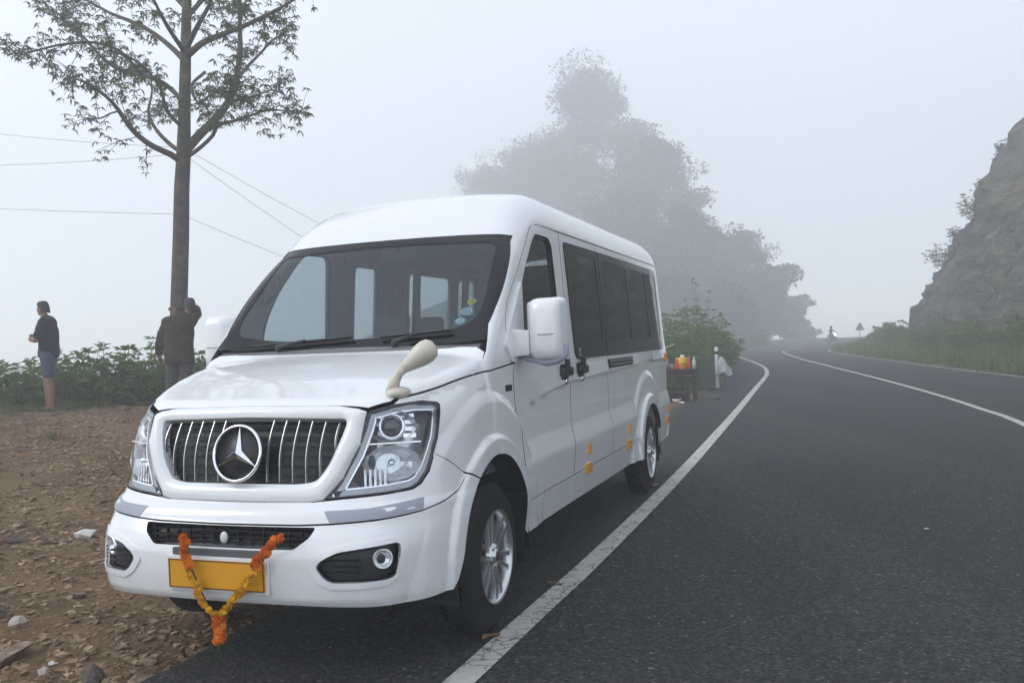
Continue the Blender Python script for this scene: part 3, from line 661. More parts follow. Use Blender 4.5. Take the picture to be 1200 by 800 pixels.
# ---- headlamps
hl = [(.582, -.656, 1.150), (.667, -.588, 1.175), (.726, -.513, 1.181), (.785, -.425, 1.175), (.806, -.408, 1.158), (.825, -.453, 1.089), (.833, -.491, 1.012), (.829, -.527, .950), (.816, -.563, .882), (.796, -.608, .835), (.773, -.646, .817), (.704, -.717, .807), (.58, -.773, .797), (.436, -.808, .787), (.487, -.775, .853), (.549, -.737, .974), (.579, -.691, 1.089)]
hl3 = V3(hl, .02); huv = DV.uv(hl3)
def inset(uv, d, sx=1.0):
    """shrink a closed 2D loop by d (metric: u is scaled by 1.1 m/rad)"""
    q = uv * np.array([1.08, 1]); n = len(q); out = []
    ar = np.sum(q[:, 0] * np.roll(q[:, 1], -1) - np.roll(q[:, 0], -1) * q[:, 1]); sg = 1 if ar > 0 else -1
    for i in range(n):
        t = q[(i + 2) % n] - q[i - 2]; t = t / max(np.linalg.norm(t), 1e-9); out.append(q[i] + sg * d * np.array([-t[1], t[0]]))
    return np.array(out) / np.array([1.08, 1])
hin1 = DV.cast(inset(huv, .006)); hin2 = DV.cast(inset(huv, .030)); hin3 = DV.cast(inset(huv, .036))
for s in (1, -1):
    h = patch('headlamp', DV, [hl3, hin1], MT['black'], van, (.02, .014), off=.001, thick=.03, mirror=s < 0)
    patch('chrome_rim', DV, [hin1, hin2], MT['darkchrome'], h, (.02, .014), off=-.010, thick=.02, mirror=s < 0)
    patch('chrome_line', DV, [hin2, hin3], MT['chrome'], h, (.02, .014), off=-.006, thick=.02, mirror=s < 0)
    patch('lamp_bowl', DV, [hl3], MT['reflector'], h, (.03, .02), off=-.10, thick=.01, mirror=s < 0)
    patch('lens', DV, [hl3], MT['lens'], h, (.03, .02), off=.003, thick=.004, mirror=s < 0)
    def aim(x, z, back):
        p = DV.cast(np.array([[math.atan2(x, .3 + .62), z]]))[0]
        N_ = van_n(np.array([p]))[0]; d = (Vector((s * N_[0], N_[1], N_[2] * .5)) + Vector((0, -.25, 0))).normalized(); c = Vector((s * p[0], p[1], p[2])) - d * back
        return Matrix.Translation(c) @ d.to_track_quat('Z', 'Y').to_matrix().to_4x4()
    M1 = aim(.665, 1.085, .045)
    b = MB(); b.lathe([(.092, .018), (.085, -.0), (.075, -.03), (.052, -.045), (.05, -.04)], 32, M=M1 @ Matrix.Diagonal((1.15, .78, 1, 1))); b.build('upper_reflector', MT['reflector'], h)
    b = MB(); b.lathe([(.056, .0), (.060, .020), (.050, .024), (.044, .012)], 28, M=M1); b.build('projector_ring', MT['chrome'], h)
    b = MB(); b.lathe([(0, .022), (.015, .020), (.03, .014), (.041, .002), (.043, -.02)], 24, M=M1); b.build('projector_lens', mat('projector_glass', (.03, .035, .045), .03, coat=1.0), h)
    # stack of chrome louvres beside the projector
    for q in range(4):
        b = MB(); b.box((0, 0, 0), (.06, .022, .014), M=aim(.775, 1.13 - q * .030, .045) , bev=.003); b.build('louvre', MT['chrome'], h)
    M2 = aim(.655, .925, .055)
    b = MB(); b.lathe([(.112, .030), (.106, .005), (.085, -.03), (.05, -.055), (.02, -.062)], 12, M=M2 @ Matrix.Diagonal((1.15, .70, 1, 1)), smooth=False); b.build('lower_reflector', MT['reflector'], h)
    b = MB(); b.lathe([(0, .02), (.014, .016), (.018, -.05)], 16, M=M2); b.build('bulb_shield', MT['chrome'], h)
    b = MB(); M3 = aim(.57, .87, .05)
    for q in range(5): b.box((-.05 + q * .022, -.02, 0), (.012, .11, .03), M=M3, bev=.003)
    b.build('turn_signal_reflector', MT['reflector'], h)
    b = MB(); b.box((0, 0, 0), (.23, .008, .03), M=aim(.675, 1.012, .035), bev=.002); b.build('divider_strip', MT['chrome'], h)

# ---- hood
hood_front = [(0, -.676), (.235, -.669), (.434, -.654), (.53, -.648), (.572, -.646), (.61, -.620), (.652, -.588)]
def Hz(pts): return Dom('Z')
def cast_down(xy):
    xy = np.array(xy, float); n = len(xy); return van_cast(np.stack([xy[:, 0], xy[:, 1], np.full(n, 1.75)], 1), np.tile([0, 0, -1.], (n, 1)), 0, 1.2, 60)
hf = cast_down(dens(hood_front, .03, False))
hs = S3([(y, z + .004) for y, z in seam_low if y > -.575] , .03, False); hs = hs[(hs[:, 1] < -.07)]
cw = S3([(-.075, 1.276), (.0, 1.318), (.06, 1.352), (.095, 1.385)], .02, False)
hb = cast_down(dens([(.79, .115), (.70, .128), (.5, .138), (.25, .145), (0, .148)], .03, False))
hh = np.concatenate([hf, hs, cw, hb]); hood3 = np.concatenate([hh, mir(hh)[1:-1]])
patch('hood', DH, [hood3], PA, van, (.028, .03), thick=.03, inner=MT['black'])

# ---- windscreen pillars, roof
door_up = [(.442, 1.322), (.385, 1.42), (.362, 1.503), (.380, 1.575), (.432, 1.657), (.57, 1.768), (.707, 1.871), (.88, 2.015), (.975, 2.095), (1.04, 2.135), (1.11, 2.146)]
ws_edge = [(.800, 2.052), (.755, 2.015), (.66, 1.93), (.56, 1.842), (.465, 1.755), (.32, 1.622), (.225, 1.53), (.185, 1.485), (.150, 1.445)]
we3 = S3(ws_edge, .025, False)
cowl_bot = cast_down([(.79, .120)])
pil = [S3([(y - .003, z) for y, z in door_up], .025, False)[::-1]]                 # from the gutter downwards
pil = np.concatenate([S3([(y, z + .0) for y, z in door_up[::-1]], .025, False), S3([(y, z + .004) for y, z in seam_low[::-1] if y > -.07 and y < .43], .03, False), S3([(-.068, 1.281), (.0, 1.322), (.065, 1.355), (.102, 1.388)], .02, False), we3[::-1]])
top_join = S3([(.80, 2.052), (.88, 2.095), (.99, 2.125), (1.11, 2.146)], .02, False)
pil = np.concatenate([pil, top_join[1:-1]])
patch('windscreen_pillar', DS, [pil], PA, van, (.02, .02), thick=.03, both=True, inner=MT['trim'])
ws_top = Dom('F', -.05).cast(np.array(dens([(.765, 2.053), (.70, 2.062), (.5, 2.070), (.25, 2.074), (0, 2.075)], .03, False)))
gut = S3([(1.11, 2.150), (5.20, 2.150)], .03, False)
rr_ = np.concatenate([ws_top[::-1], we3[:1], top_join[1:-1], gut])
roof3 = np.concatenate([rr_, np.array([[.76, 5.20, 2.25], [.70, 5.20, 2.33], [.55, 5.20, 2.36], [.3, 5.20, 2.365]])])
rear_roof = DR.cast(np.stack([np.full(9, 5.16), np.linspace(math.atan2(.25, .80), math.pi / 2, 9)], 1))
roof3 = np.concatenate([rr_[:-1], rear_roof]); roof3 = np.concatenate([roof3, mir(roof3)[1:-1]])
patch('roof', DR, [roof3], PA, van, (.035, .035), thick=.03, inner=MT['headliner'])
# gutter strip, black, behind the gap
gs = S3([(1.0, 2.10), (1.0, 2.165), (5.2, 2.165), (5.2, 2.10)], .04)
patch('roof_gutter', DS, [gs], MT['black'], van, (.05, .03), off=-.012, thick=.02, both=True)

# ---- windscreen: black border and clear glass
ws_bot = Dom('F', -.05).cast(np.array(dens([(.775, 1.448), (.70, 1.438), (.5, 1.432), (.25, 1.428), (0, 1.427)], .03, False)))
w_h = np.concatenate([ws_top[::-1], we3, ws_bot]); ws3 = np.concatenate([w_h, mir(w_h)[1:-1]])
clear = rnd([(-.715, 2.010), (0, 2.040), (.715, 2.010), (.755, 1.66), (.735, 1.555), (.60, 1.502), (.157, 1.478), (-.45, 1.480), (-.735, 1.52), (-.775, 1.60)], [.05, .3, .05, .2, .1, .1, .3, .3, .08, .05])
clear3 = Dom('F', -.05).cast(np.array(dens(clear, .03)))
wsf = patch('windscreen', DF, [ws3, clear3], MT['frit'], van, (.03, .03), off=-.002, thick=.006)
patch('glass', DF, [clear3], MT['ws_glass'], wsf, (.05, .05), off=-.004, thick=.004)

# ---- doors and side panels
def side(name, outline, holes, both=True, step=(.035, .03), label=None, thick=.028, polar=()):
    return patch(name, DS, [S3(outline, .03)] + [S3(rnd(h, r), .025) for h, r in holes], PA, van, step, thick=thick, both=both, inner=MT['trim'], label=label, rows=CREASE, polar=polar)
dw = [(.985, 2.035), (1.06, 2.085), (1.33, 2.085), (1.385, 2.04), (1.40, 1.42), (1.36, 1.375), (.60, 1.372), (.572, 1.45), (.60, 1.60), (.735, 1.80)]
dwr = [.05, .05, .05, .05, .05, .03, .03, .03, .1, .2]
door_low = door_front_low[1:]
zl = .556
dl_hi = [p for p in door_low if p[1] > zl] + [(.4865, zl)]; dl_lo = [(.4873, zl - .007), (.49, .385)]
front_edge = [(y + .006, z) for y, z in door_up[::-1]] + [(y + .005, z) for y, z in dl_hi]
rear_x = lambda z: float(np.interp(z, [.375, .53, .80, 1.25, 2.15], [1.42, 1.455, 1.49, 1.525, 1.572]))
d_out = front_edge + [(rear_x(zl), zl), (rear_x(.8), .8), (rear_x(1.25), 1.25), (rear_x(2.142), 2.142)]
fd, fd2 = side('front_door', d_out, [(dw, dwr)], polar=[(-.01, .49, 1 / 1.077, 1 / .961)])
for o_, m_ in ((fd, False), (fd2, True)):
    patch('door_sill', DS, [S3([(.490, zl - .007), (.493, .385), (.56, .378), (rear_x(.378), .378), (rear_x(zl - .007), zl - .007)], .03)], PA, o_, (.035, .03), thick=.028, mirror=m_)
    wf = patch('window_seal', DS, [S3(rnd(dw, dwr), .025), S3(rnd([(.995, 2.02), (1.07, 2.065), (1.32, 2.065), (1.345, 2.03), (1.36, 1.44), (1.34, 1.40), (.625, 1.395), (.60, 1.45), (.625, 1.60), (.755, 1.80)], dwr), .025)], MT['black'], o_, (.03, .03), off=-.010, thick=.02, mirror=m_)
    patch('window_glass', DS, [S3(rnd([(.99, 2.03), (1.07, 2.075), (1.32, 2.075), (1.365, 2.03), (1.38, 1.43), (1.35, 1.39), (.61, 1.385), (.585, 1.45), (.61, 1.60), (.745, 1.80)], dwr), .03)], MT['side_glass'], o_, (.05, .05), off=-.018, thick=.004, mirror=m_)
sd_hole = [(1.735, 2.03), (2.47, 2.03), (2.47, 1.42), (1.735, 1.42)]
sd_out = [(rear_x(2.142) + .009, 2.142), (rear_x(1.25) + .009, 1.25), (rear_x(.8) + .009, .8), (rear_x(zl) + .009, zl), (2.542, zl), (2.552, .80), (2.558, 1.25), (2.556, 2.142)]
sdo = side('sliding_door', sd_out, [(sd_hole, .06)])
rp_out = [(2.562, 2.142), (2.564, 1.25), (2.558, .80), (2.548, zl), (3.49, zl)]
ar = arc(4.02, .45, math.asin((zl - .37) / .45), math.pi - math.asin((zl - .37) / .45), 30)
rp_out = [(2.562, 2.142), (2.564, 1.25), (2.558, .80), (2.548, zl)] + ar[::-1] + [(5.20, zl), (5.24, .9), (5.23, 1.5), (5.17, 2.0), (5.14, 2.142)]
rh2 = [(2.645, 2.03), (3.52, 2.03), (3.52, 1.42), (2.645, 1.42)]; rh3 = [(3.69, 2.03), (4.86, 2.03), (4.88, 1.98), (4.88, 1.42), (3.69, 1.42)]
rpo = side('rear_side_panel', rp_out, [(rh2, .06), (rh3, .06)], polar=[(4.02, .45, 1, 1)])
for m_ in (False, True):
    i = 1 if m_ else 0
    a1 = math.asin((zl - .374) / .45)
    patch('sill_panel', DS, [S3([(rear_x(zl - .006) + .009, zl - .007), (rear_x(.378) + .009, .378), (2.520, .372), (2.538, zl - .007)], .03)], PA, sdo[i], (.035, .03), thick=.028, mirror=m_)
    patch('sill_panel', DS, [S3([(2.545, zl - .007), (2.528, .372), (3.568, .372)] + arc(4.02, .45, math.pi - .01, math.pi - a1, 8)[1:], .03)], PA, rpo[i], (.035, .03), thick=.028, mirror=m_)
    patch('sill_panel', DS, [S3(arc(4.02, .45, a1, .02, 8) + [(4.6, .39), (5.18, .40), (5.20, zl - .007)], .03)], PA, rpo[i], (.035, .03), thick=.028, mirror=m_)
    # bonded windows: black border + tinted clear part, each a part of its panel
    for (par, outl, hole) in ((sdo[i], [(1.655, 2.088), (2.553, 2.092), (2.556, 1.298), (1.70, 1.298), (1.665, 1.33)], sd_hole), (rpo[i], [(2.566, 2.092), (3.592, 2.092), (3.596, 1.298), (2.568, 1.298)], rh2), (rpo[i], [(3.600, 2.092), (4.93, 2.090), (4.975, 2.04), (4.985, 1.34), (4.95, 1.298), (3.604, 1.298)], rh3)):
        rads = [.03, .004, .004, .04, .04] if par is sdo[i] else ([.004] * 4 if hole is rh2 else [.004, .05, .05, .05, .05, .004])
        h3 = S3(rnd(hole, .05), .025)
        wb = patch('side_window', DS, [S3(rnd(outl, rads), .025), h3], MT['frit'], par, (.035, .035), off=.008, thick=.012, mirror=m_)
        patch('glass', DS, [h3], MT['dark_glass'] if not m_ else MT['side_glass'], wb, (.06, .06), off=.005, thick=.004, mirror=m_)
    wx = float(side_w(np.array([4.33]), np.array([1.7]))[0]) * (-1 if m_ else 1)
    b = MB(); b.add(*[[(wx * k + (-1 if m_ else 1) * .004, y, z) for (k, y, z) in ((1.0, 4.34, 1.31), (1.0, 4.39, 1.31), (1.0, 4.39, 2.085), (1.0, 4.34, 2.085))], [(0, 1, 2, 3)]])
    dv = patch('window_divider', DS, [S3([(4.335, 2.085), (4.385, 2.085), (4.385, 1.31), (4.335, 1.31)], .04)], MT['frit'], rpo[i], (.04, .04), off=.009, thick=.03, mirror=m_)
# back of the body
br = Dom('B').cast(np.array(dens(rnd([(-.78, .40), (.78, .40), (.79, 1.2), (.72, 2.25), (-.72, 2.25), (-.79, 1.2)], .12), .05)))
patch('rear_panel', DB, [br], PA, van, (.07, .07), thick=.03, inner=MT['trim'])
crn = S3([(5.205, .40), (5.205, .56), (5.245, .9), (5.235, 1.5), (5.175, 2.0), (5.145, 2.14), (5.17, 2.15), (5.215, 2.0), (5.285, 1.5), (5.295, .9), (5.27, .56), (5.26, .40)], .03)
patch('rear_corner', DS, [crn], PA, van, (.02, .04), thick=.03, both=True)
for s in (1, -1):
    b = MB(); b.box((s * .78, 5.325, 1.05), (.09, .05, .42), bev=.01); b.build('tail_lamp', mat('tail_lamp_red', (.45, .02, .02), .2, coat=1), van)

# ---- hidden structure: floor, engine bay, wheel wells
b = MB(); b.box((0, 2.35, .46), (1.66, 5.7, .06)); b.build('floor_pan', MT['rubber'], van)
b = MB(); b.box((0, -.30, .80), (1.18, .74, .56)); b.box((0, -.55, .42), (1.3, .6, .06)); b.build('engine_bay', MT['black'], van)
b = MB(); b.box((0, -.66, .33), (1.30, .03, .10), bev=.01); b.build('added_shade_bar', MT['black'], van)  # added black bar standing in for the deep shade under the bumper
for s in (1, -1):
    b = MB(); b.box((s * .765, -.455, .37), (.24, .02, .24), bev=.006); b.build('tyre_shade_plate', MT['black'], van)  # added black plate ahead of the tyre, in place of the shade there
b = MB(); b.box((0, .12, .95), (1.62, .03, .80)); b.build('bulkhead', MT['black'], van)
b = MB(); b.box((0, 1.2, .33), (.16, 2.6, .14), bev=.02); b.tube([(-.7, 4.02, .37), (.7, 4.02, .37)], .07, 10); b.tube([(-.7, 0, .34), (.7, 0, .34)], .06, 10); b.build('chassis', MT['black'], van)
for (cyy, Rr) in ((-.01, .505), (4.02, .465)):
    for s in (1, -1):
        b = MB(); vs = []; fs = []; n = 20
        for i_ in range(n + 1):
            a = -.15 + (math.pi + .3) * i_ / n
            for xx in (.905, .56): vs.append((s * xx, cyy + Rr * math.cos(a), .37 + Rr * math.sin(a)))
        fs = [(2 * i_, 2 * i_ + 1, 2 * i_ + 3, 2 * i_ + 2) for i_ in range(n)]
        b.add(vs, fs, 0, True); b.add([(s * .56, cyy - Rr, .2), (s * .56, cyy + Rr, .2), (s * .56, cyy + Rr, .95), (s * .56, cyy - Rr, .95)], [(0, 1, 2, 3)])
        b.build('wheel_well', MT['rubber'], van)
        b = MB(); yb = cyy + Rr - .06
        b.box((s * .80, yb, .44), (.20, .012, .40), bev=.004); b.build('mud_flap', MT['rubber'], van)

# ---- wheels
def wheel(name, x, y, s):
    w = empty(name, (x, y, .372), 0, van)
    M = Matrix.Rotation(s * R(90), 4, 'Y')          # lathe axis Z -> outward x
    prof = [(.232, .012), (.255, .004), (.30, .0), (.335, -.010), (.352, -.026), (.362, -.045), (.368, -.075), (.368, -.125), (.362, -.152), (.345, -.175), (.30, -.185), (.24, -.18), (.225, -.10)]
    t = MB(); t.lathe(prof, 72, M=M); ty = t.build('tyre', MT['rubber'], w)
    g = MB()
    for k in range(72):
        a = 2 * math.pi * k / 72
        for (h, off) in ((-.048, 0), (-.082, .5), (-.115, 0), (-.148, .5)):
            aa = a + off * 2 * math.pi / 72; g.box((.3665, 0, 0), (.007, .021, .024), M=M @ Matrix.Rotation(aa, 4, 'Z') @ Matrix.Translation((0, 0, h)))
    g.build('tread', MT['rubber'], ty)
    r_ = MB(); r_.lathe([(.233, .010), (.226, .012), (.218, .002), (.208, -.02), (.204, -.10), (.214, -.19)], 64, M=M); r_.lathe([(0, -.11), (.20, -.11)], 32, m=1, M=M); r_.build('rim', [MT['silver'], MT['black']], w)
    for k in range(6):
        for d_ in (-.17, .17):
            a = 2 * math.pi * k / 6 + .2; sp = MB()
            p0 = Vector((.045 * math.cos(a + d_ * 2.2), .045 * math.sin(a + d_ * 2.2), -.012)); p1 = Vector((.215 * math.cos(a + d_), .215 * math.sin(a + d_), -.002))
            dr = (p1 - p0).normalized(); n_ = Vector((-dr.y, dr.x, 0))
            vs = []
            for p, wd in ((p0, .017), ((p0 + p1) / 2 + Vector((0, 0, .004)), .012), (p1, .017)):
                vs += [p - n_ * wd + Vector((0, 0, -.03)), p - n_ * wd * .75, p + n_ * wd * .75, p + n_ * wd + Vector((0, 0, -.03))]
            sp.add(vs, [(4 * j + q, 4 * j + q + 1, 4 * j + q + 5, 4 * j + q + 4) for j in range(2) for q in range(3)], 0, False, M)
            sp.build('spoke', MT['silver'], w)
    h = MB(); h.lathe([(0, .012), (.028, .012), (.034, .006), (.036, .0), (.062, -.006), (.066, -.03)], 32, M=M); hb_ = h.build('hub', MT['silver'], w)
    h = MB(); h.lathe([(0, .0145), (.024, .0135), (.026, .010)], 24, M=M); h.build('hub_cap', mat('cap_dark', (.05, .05, .055), .3), hb_)
    b_ = MB()
    for k in range(6):
        a = 2 * math.pi * (k + .5) / 6 + .2; b_.lathe([(0, .004), (.007, .003), (.008, -.012)], 6, M=M @ Matrix.Translation((.052 * math.cos(a), .052 * math.sin(a), 0)), smooth=False)
    b_.build('wheel_bolts', MT['chrome'], hb_)
    return w
for (y, nm) in ((0, 'wheel'), (4.02, 'wheel')):
    wheel(nm, .897, y, 1); wheel(nm, -.897, y, -1)

# ---- door handles, slide vent, badge, side reflectors, marker lamps
def on_side(y, z, off=0.0):
    return float(side_w(np.array([y]), np.array([z]))[0]) + off
for s in (1, -1):
    for (par, y) in ((fd if s > 0 else fd2, 1.36), (sdo[0 if s > 0 else 1], 1.745)):
        x0 = on_side(y, 1.225); h = MB()
        h.box((s * (x0 + .022), y, 1.228), (.04, .20, .058), bev=.016); h.box((s * (x0 + .030), y - .01, 1.268), (.03, .055, .085), bev=.012); h.box((s * (x0 + .004), y, 1.225), (.012, .15, .10), bev=.004)
        ho = h.build('door_handle', MT['black'], par)
        k = MB(); k.tube([(s * (x0 - .002), y + .005, 1.165), (s * (x0 + .022), y + .005, 1.165)], .021, 14); k.build('key_cylinder', MT['chrome'], ho)
    if s > 0:
        x0 = on_side(3.0, 1.235); v = MB(); v.box((x0 + .004, 2.985, 1.235), (.016, .86, .072), bev=.006); vo = v.build('slide_rail_cover', MT['black'], rpo[0])
        for zz in (1.222, 1.25):
            q = MB(); q.box((x0 + .014, 2.985, zz), (.008, .78, .014), bev=.003); q.build('rail_strip', mat('rail_grey', (.25, .25, .26), .35, .6), vo)
        x0 = on_side(.30, 1.19); q = MB(); q.box((x0 + .004, .31, 1.188), (.012, .10, .034), M=None, bev=.004); q.build('badge', MT['black'], fend)
    for (par, y, z, w_, h_) in ((sdo, 1.83, .68, .045, .075), (sdo, 1.83, .548, .13, .070), (rpo, 3.13, .68, .045, .075), (rpo, 3.12, .553, .15, .072), (rpo, 5.00, .58, .11, .07), (rpo, 5.00, .69, .04, .06)):
        x0 = on_side(y, z, 0); q = MB(); q.box((s * (x0 + .006), y, z), (.016, w_, h_), bev=.004); q.build('side_reflector', MT['amber'], par[0 if s > 0 else 1])
    x0 = on_side(5.06, 1.21); q = MB(); q.box((s * (x0 + .006), 5.07, 1.215), (.02, .13, .085), bev=.006); q.build('marker_lamp', MT['amber'], rpo[0 if s > 0 else 1])
    x0 = on_side(1.78, 1.34); q = MB(); q.box((s * (x0 + .0095), 1.775, 1.345), (.002, .035, .055)); q.box((s * (x0 + .0105), 1.775, 1.345), (.002, .022, .04), m=1); q.build('window_mark', [mat('mark_white', (.6, .6, .6), .5), MT['frit']], sdo[0 if s > 0 else 1])

def crease_line(name, y0, y1, par, s):
    q = MB(); vs = []; ys = np.linspace(y0, y1, max(6, int((y1 - y0) / .05)))
    for y in ys:
        zc = float(scurve([(.3, 1.02), (.55, 1.06), (.98, 1.118), (1.5, 1.152), (5.3, 1.21)], np.array([y]))[0]); k = float(sstep(.62, 1.15, np.array([y]))[0])
        if y > 3.3: zc += .0
        for (dx, dz) in ((-.002, .12), (.003, .07), (.009, .008), (-.004, -.008 - .004 * k)): vs.append((s * (on_side(y, zc + dz) + dx * k + .0008 * (1 - k)), y, zc + dz))
    fs = [(4 * i_ + k, 4 * i_ + 4 + k, 4 * i_ + 5 + k, 4 * i_ + 1 + k) for i_ in range(len(ys) - 1) for k in range(3)]
    q.add(vs, fs if s < 0 else [f[::-1] for f in fs], 0, False); q.build(name, PA, par)
for s in (1, -1):
    i = 0 if s > 0 else 1
    crease_line('body_crease', .82, 1.512, (fd, fd2)[i], s); crease_line('body_crease', 1.532, 2.55, sdo[i], s); crease_line('body_crease', 2.57, 3.72, rpo[i], s); crease_line('body_crease', 4.32, 5.2, rpo[i], s)
# ---- door mirrors
tri = [(.671, 1.778), (.66, 1.70), (.63, 1.55), (.62, 1.43), (.56, 1.365), (.43, 1.318), (.375, 1.322), (.310, 1.415), (.38, 1.50), (.453, 1.57)]
for s in (1, -1):
    mb_ = patch('mirror_base', DS, [S3(rnd(tri, .02), .025)], PA, fd if s > 0 else fd2, (.03, .03), off=.016, thick=.03, mirror=s < 0)
    def Pm(x, y, z): return (s * (x + (.035 if x > .93 else 0)), y, z)
    # arm: stepped box from the base out to the shell
    def loft(secs, name, m, par):
        q = MB(); n = len(secs[0]); vs = [p for sec in secs for p in sec]
        fs = [(j * n + k, j * n + (k + 1) % n, (j + 1) * n + (k + 1) % n, (j + 1) * n + k) for j in range(len(secs) - 1) for k in range(n)]
        fs += [tuple(range(n))[::-1], tuple((len(secs) - 1) * n + k for k in range(n))]
        if s < 0: fs = [f[::-1] for f in fs]
        q.add([Pm(*v) for v in vs], fs, 0, False); o = q.build(name, m, par)
        bv = o.modifiers.new('b', 'BEVEL'); bv.width = .010; bv.segments = 3; bv.limit_method = 'ANGLE'; bv.angle_limit = R(25)
        for p in o.data.polygons: p.use_smooth = True
        return o
    def rect(x, y0, y1, z0, z1): return [(x, y0, z0), (x, y1, z0), (x, y1, z1), (x, y0, z1)]
    loft([rect(.865, .42, .57, 1.345, 1.50), rect(.91, .42, .56, 1.35, 1.495), rect(.935, .43, .55, 1.355, 1.49)], 'mirror_arm', PA, mb_)
    arm2 = loft([rect(.938, .435, .55, 1.36, 1.488), rect(.99, .445, .55, 1.365, 1.48)], 'mirror_arm', PA, mb_)
    # shell: rounded tall block, seen from the front
    def ring(y, x0, x1, z0, z1, c):
        pts = []
        for (cx, cz, a0) in ((x1 - c, z1 - c, 0), (x0 + c, z1 - c, 90), (x0 + c, z0 + c, 180), (x1 - c, z0 + c, 270)):
            for k in range(5): a = R(a0 + 22.5 * k); pts.append((cx + c * math.cos(a), y, cz + c * math.sin(a)))
        return pts
    secs = [ring(.415, .985, 1.075, 1.385, 1.600, .035), ring(.424, .958, 1.098, 1.35, 1.635, .04), ring(.455, .935, 1.113, 1.33, 1.658, .04), ring(.55, .925, 1.120, 1.32, 1.667, .04)]
    q = MB(); n = 20; vs = [p for sec in secs for p in sec]; fs = [(j * n + k, j * n + (k + 1) % n, (j + 1) * n + (k + 1) % n, (j + 1) * n + k) for j in range(3) for k in range(n)]
    fs += [tuple(range(n))[::-1]]
    if s < 0: fs = [f[::-1] for f in fs]
    q.add([Pm(*v) for v in vs], fs, 0, True); sh_ = q.build('mirror_shell', PA, mb_)
    q = MB(); q.box(Pm(1.022, .545, 1.493), (.175, .012, .325), bev=.004); q.build('mirror_glass', MT['chrome'], sh_)
    q = MB(); q.box(Pm(1.035, .418, 1.465), (.09, .012, .006)); q.build('shell_groove', MT['tape'], sh_)
    q = MB(); q.tube([Pm(.87, .50, 1.345), Pm(.92, .48, 1.34), Pm(.96, .47, 1.325), Pm(1.02, .46, 1.310), Pm(1.085, .47, 1.322), Pm(1.12, .48, 1.35), Pm(1.125, .49, 1.405)], [.012, .014, .016, .018, .018, .018, .016], 10); q.build('lower_trim', MT['tape'], sh_)

# ---- hood mirror on its stalk (cream, drop shaped)
_p = van_cast(np.array([[.655, -.51, 1.7]]), np.array([[0, 0, -1.]]), 0, 1)[0]; bx, by, bz = _p
q = MB(); q.sphere((bx, by, bz - .004), (.055, .075, .03), 20, 10)
q.tube([(bx - .02, by - .02, bz), (bx - .008, by - .02, bz + .05), (bx + .008, by - .01, bz + .085), (bx + .035, by + .005, bz + .115)], [.034, .025, .022, .026], 14)
hm = q.build('hood_mirror', MT['cream'], van)
q = MB(); d = Vector((.72, .18, .50)).normalized(); M = Matrix.Translation((bx + .035, by + .005, bz + .112)) @ d.to_track_quat('Z', 'Y').to_matrix().to_4x4()
q.lathe([(.0, -.02), (.022, -.012), (.030, .01), (.042, .05), (.052, .09), (.054, .12), (.046, .15), (.026, .166), (.0, .170)], 24, M=M); q.build('mirror_shell', MT['cream'], hm)

# ---- wipers
def wsp(x, z, off=.012):
    y = float(ws_y(np.array([x]), np.array([z]))[0]); return Vector((x, y - off * .77, z + off * .64))
for (piv, elbow, tips) in (((.30, 1.432), (.42, 1.474), ((.20, 1.470), (.62, 1.492))), ((-.42, 1.430), (-.26, 1.462), ((-.62, 1.446), (.02, 1.478)))):
    q = MB(); q.tube([wsp(*piv, .012), wsp(*piv, .035), wsp(*elbow, .03)], [.016, .013, .008], 8); q.sphere(wsp(*piv, .02), .02, 10, 8); wo = q.build('wiper', MT['black'], van)
    q = MB(); a, b_ = tips; n = 8
    for off_, rad in ((.024, .0055), (.012, .004)): q.tube([wsp(a[0] + (b_[0] - a[0]) * t, a[1] + (b_[1] - a[1]) * t, off_) for t in np.linspace(0, 1, n)], rad, 6)
    q.build('wiper_blade', MT['black'], wo)

# ---- interior
b = MB()
dash = [(.14, 1.42), (.24, 1.452), (.42, 1.44), (.58, 1.39), (.62, 1.30), (.55, 1.05), (.50, .75), (.14, .75)]
b.prism(dash, -.80, .80, M=Matrix(((0, 0, 1, 0), (1, 0, 0, 0), (0, 1, 0, 0), (0, 0, 0, 1)))); db = b.build('dashboard', MT['trim'], van)
b = MB(); b.box((-.42, .52, 1.44), (.42, .16, .09), bev=.03); b.build('instrument_hood', MT['trim'], db)
sw = MB(); Ms = Matrix.Translation((-.40, .70, 1.33)) @ Matrix.Rotation(R(-52), 4, 'X'); sw.lathe([(.19 + .014 * math.cos(t), .014 * math.sin(t)) for t in np.linspace(0, 2 * math.pi, 9)[:-1]], 32, closed=True, M=Ms); sw.box((0, 0, 0), (.36, .03, .02), M=Ms); sw.box((0, -.08, 0), (.03, .17, .02), M=Ms); sw.tube([(-.40, .70, 1.33), (-.40, .45, 1.12)], .03, 8); sw.build('steering_wheel', MT['black'], van)
def seat(x, y, w=.46, head=1.62):
    s_ = empty('seat', (x, y, .41), 0, van)
    q = MB(); q.box((0, 0, .40), (w, .46, .14), bev=.04); q.box((0, 0, .18), (w * .7, .36, .30)); q.build('cushion', MT['seat'], s_)
    q = MB(); M = Matrix.Translation((0, .24, .47)) @ Matrix.Rotation(R(-12), 4, 'X'); q.box((0, 0, .30), (w, .12, .62), M=M, bev=.045); q.box((0, .0, .70), (w * .55, .10, .18), M=M, bev=.04); q.build('backrest', MT['seat'], s_)
for (x, y) in ((-.40, 1.12), (.42, 1.12), (-.55, 2.05), (-.08, 2.05), (.55, 2.6), (-.55, 2.85), (-.08, 2.85), (.55, 3.4), (-.55, 3.65), (-.08, 3.65), (.55, 4.2), (-.55, 4.5), (-.08, 4.5), (.5, 4.8)): seat(x, y)
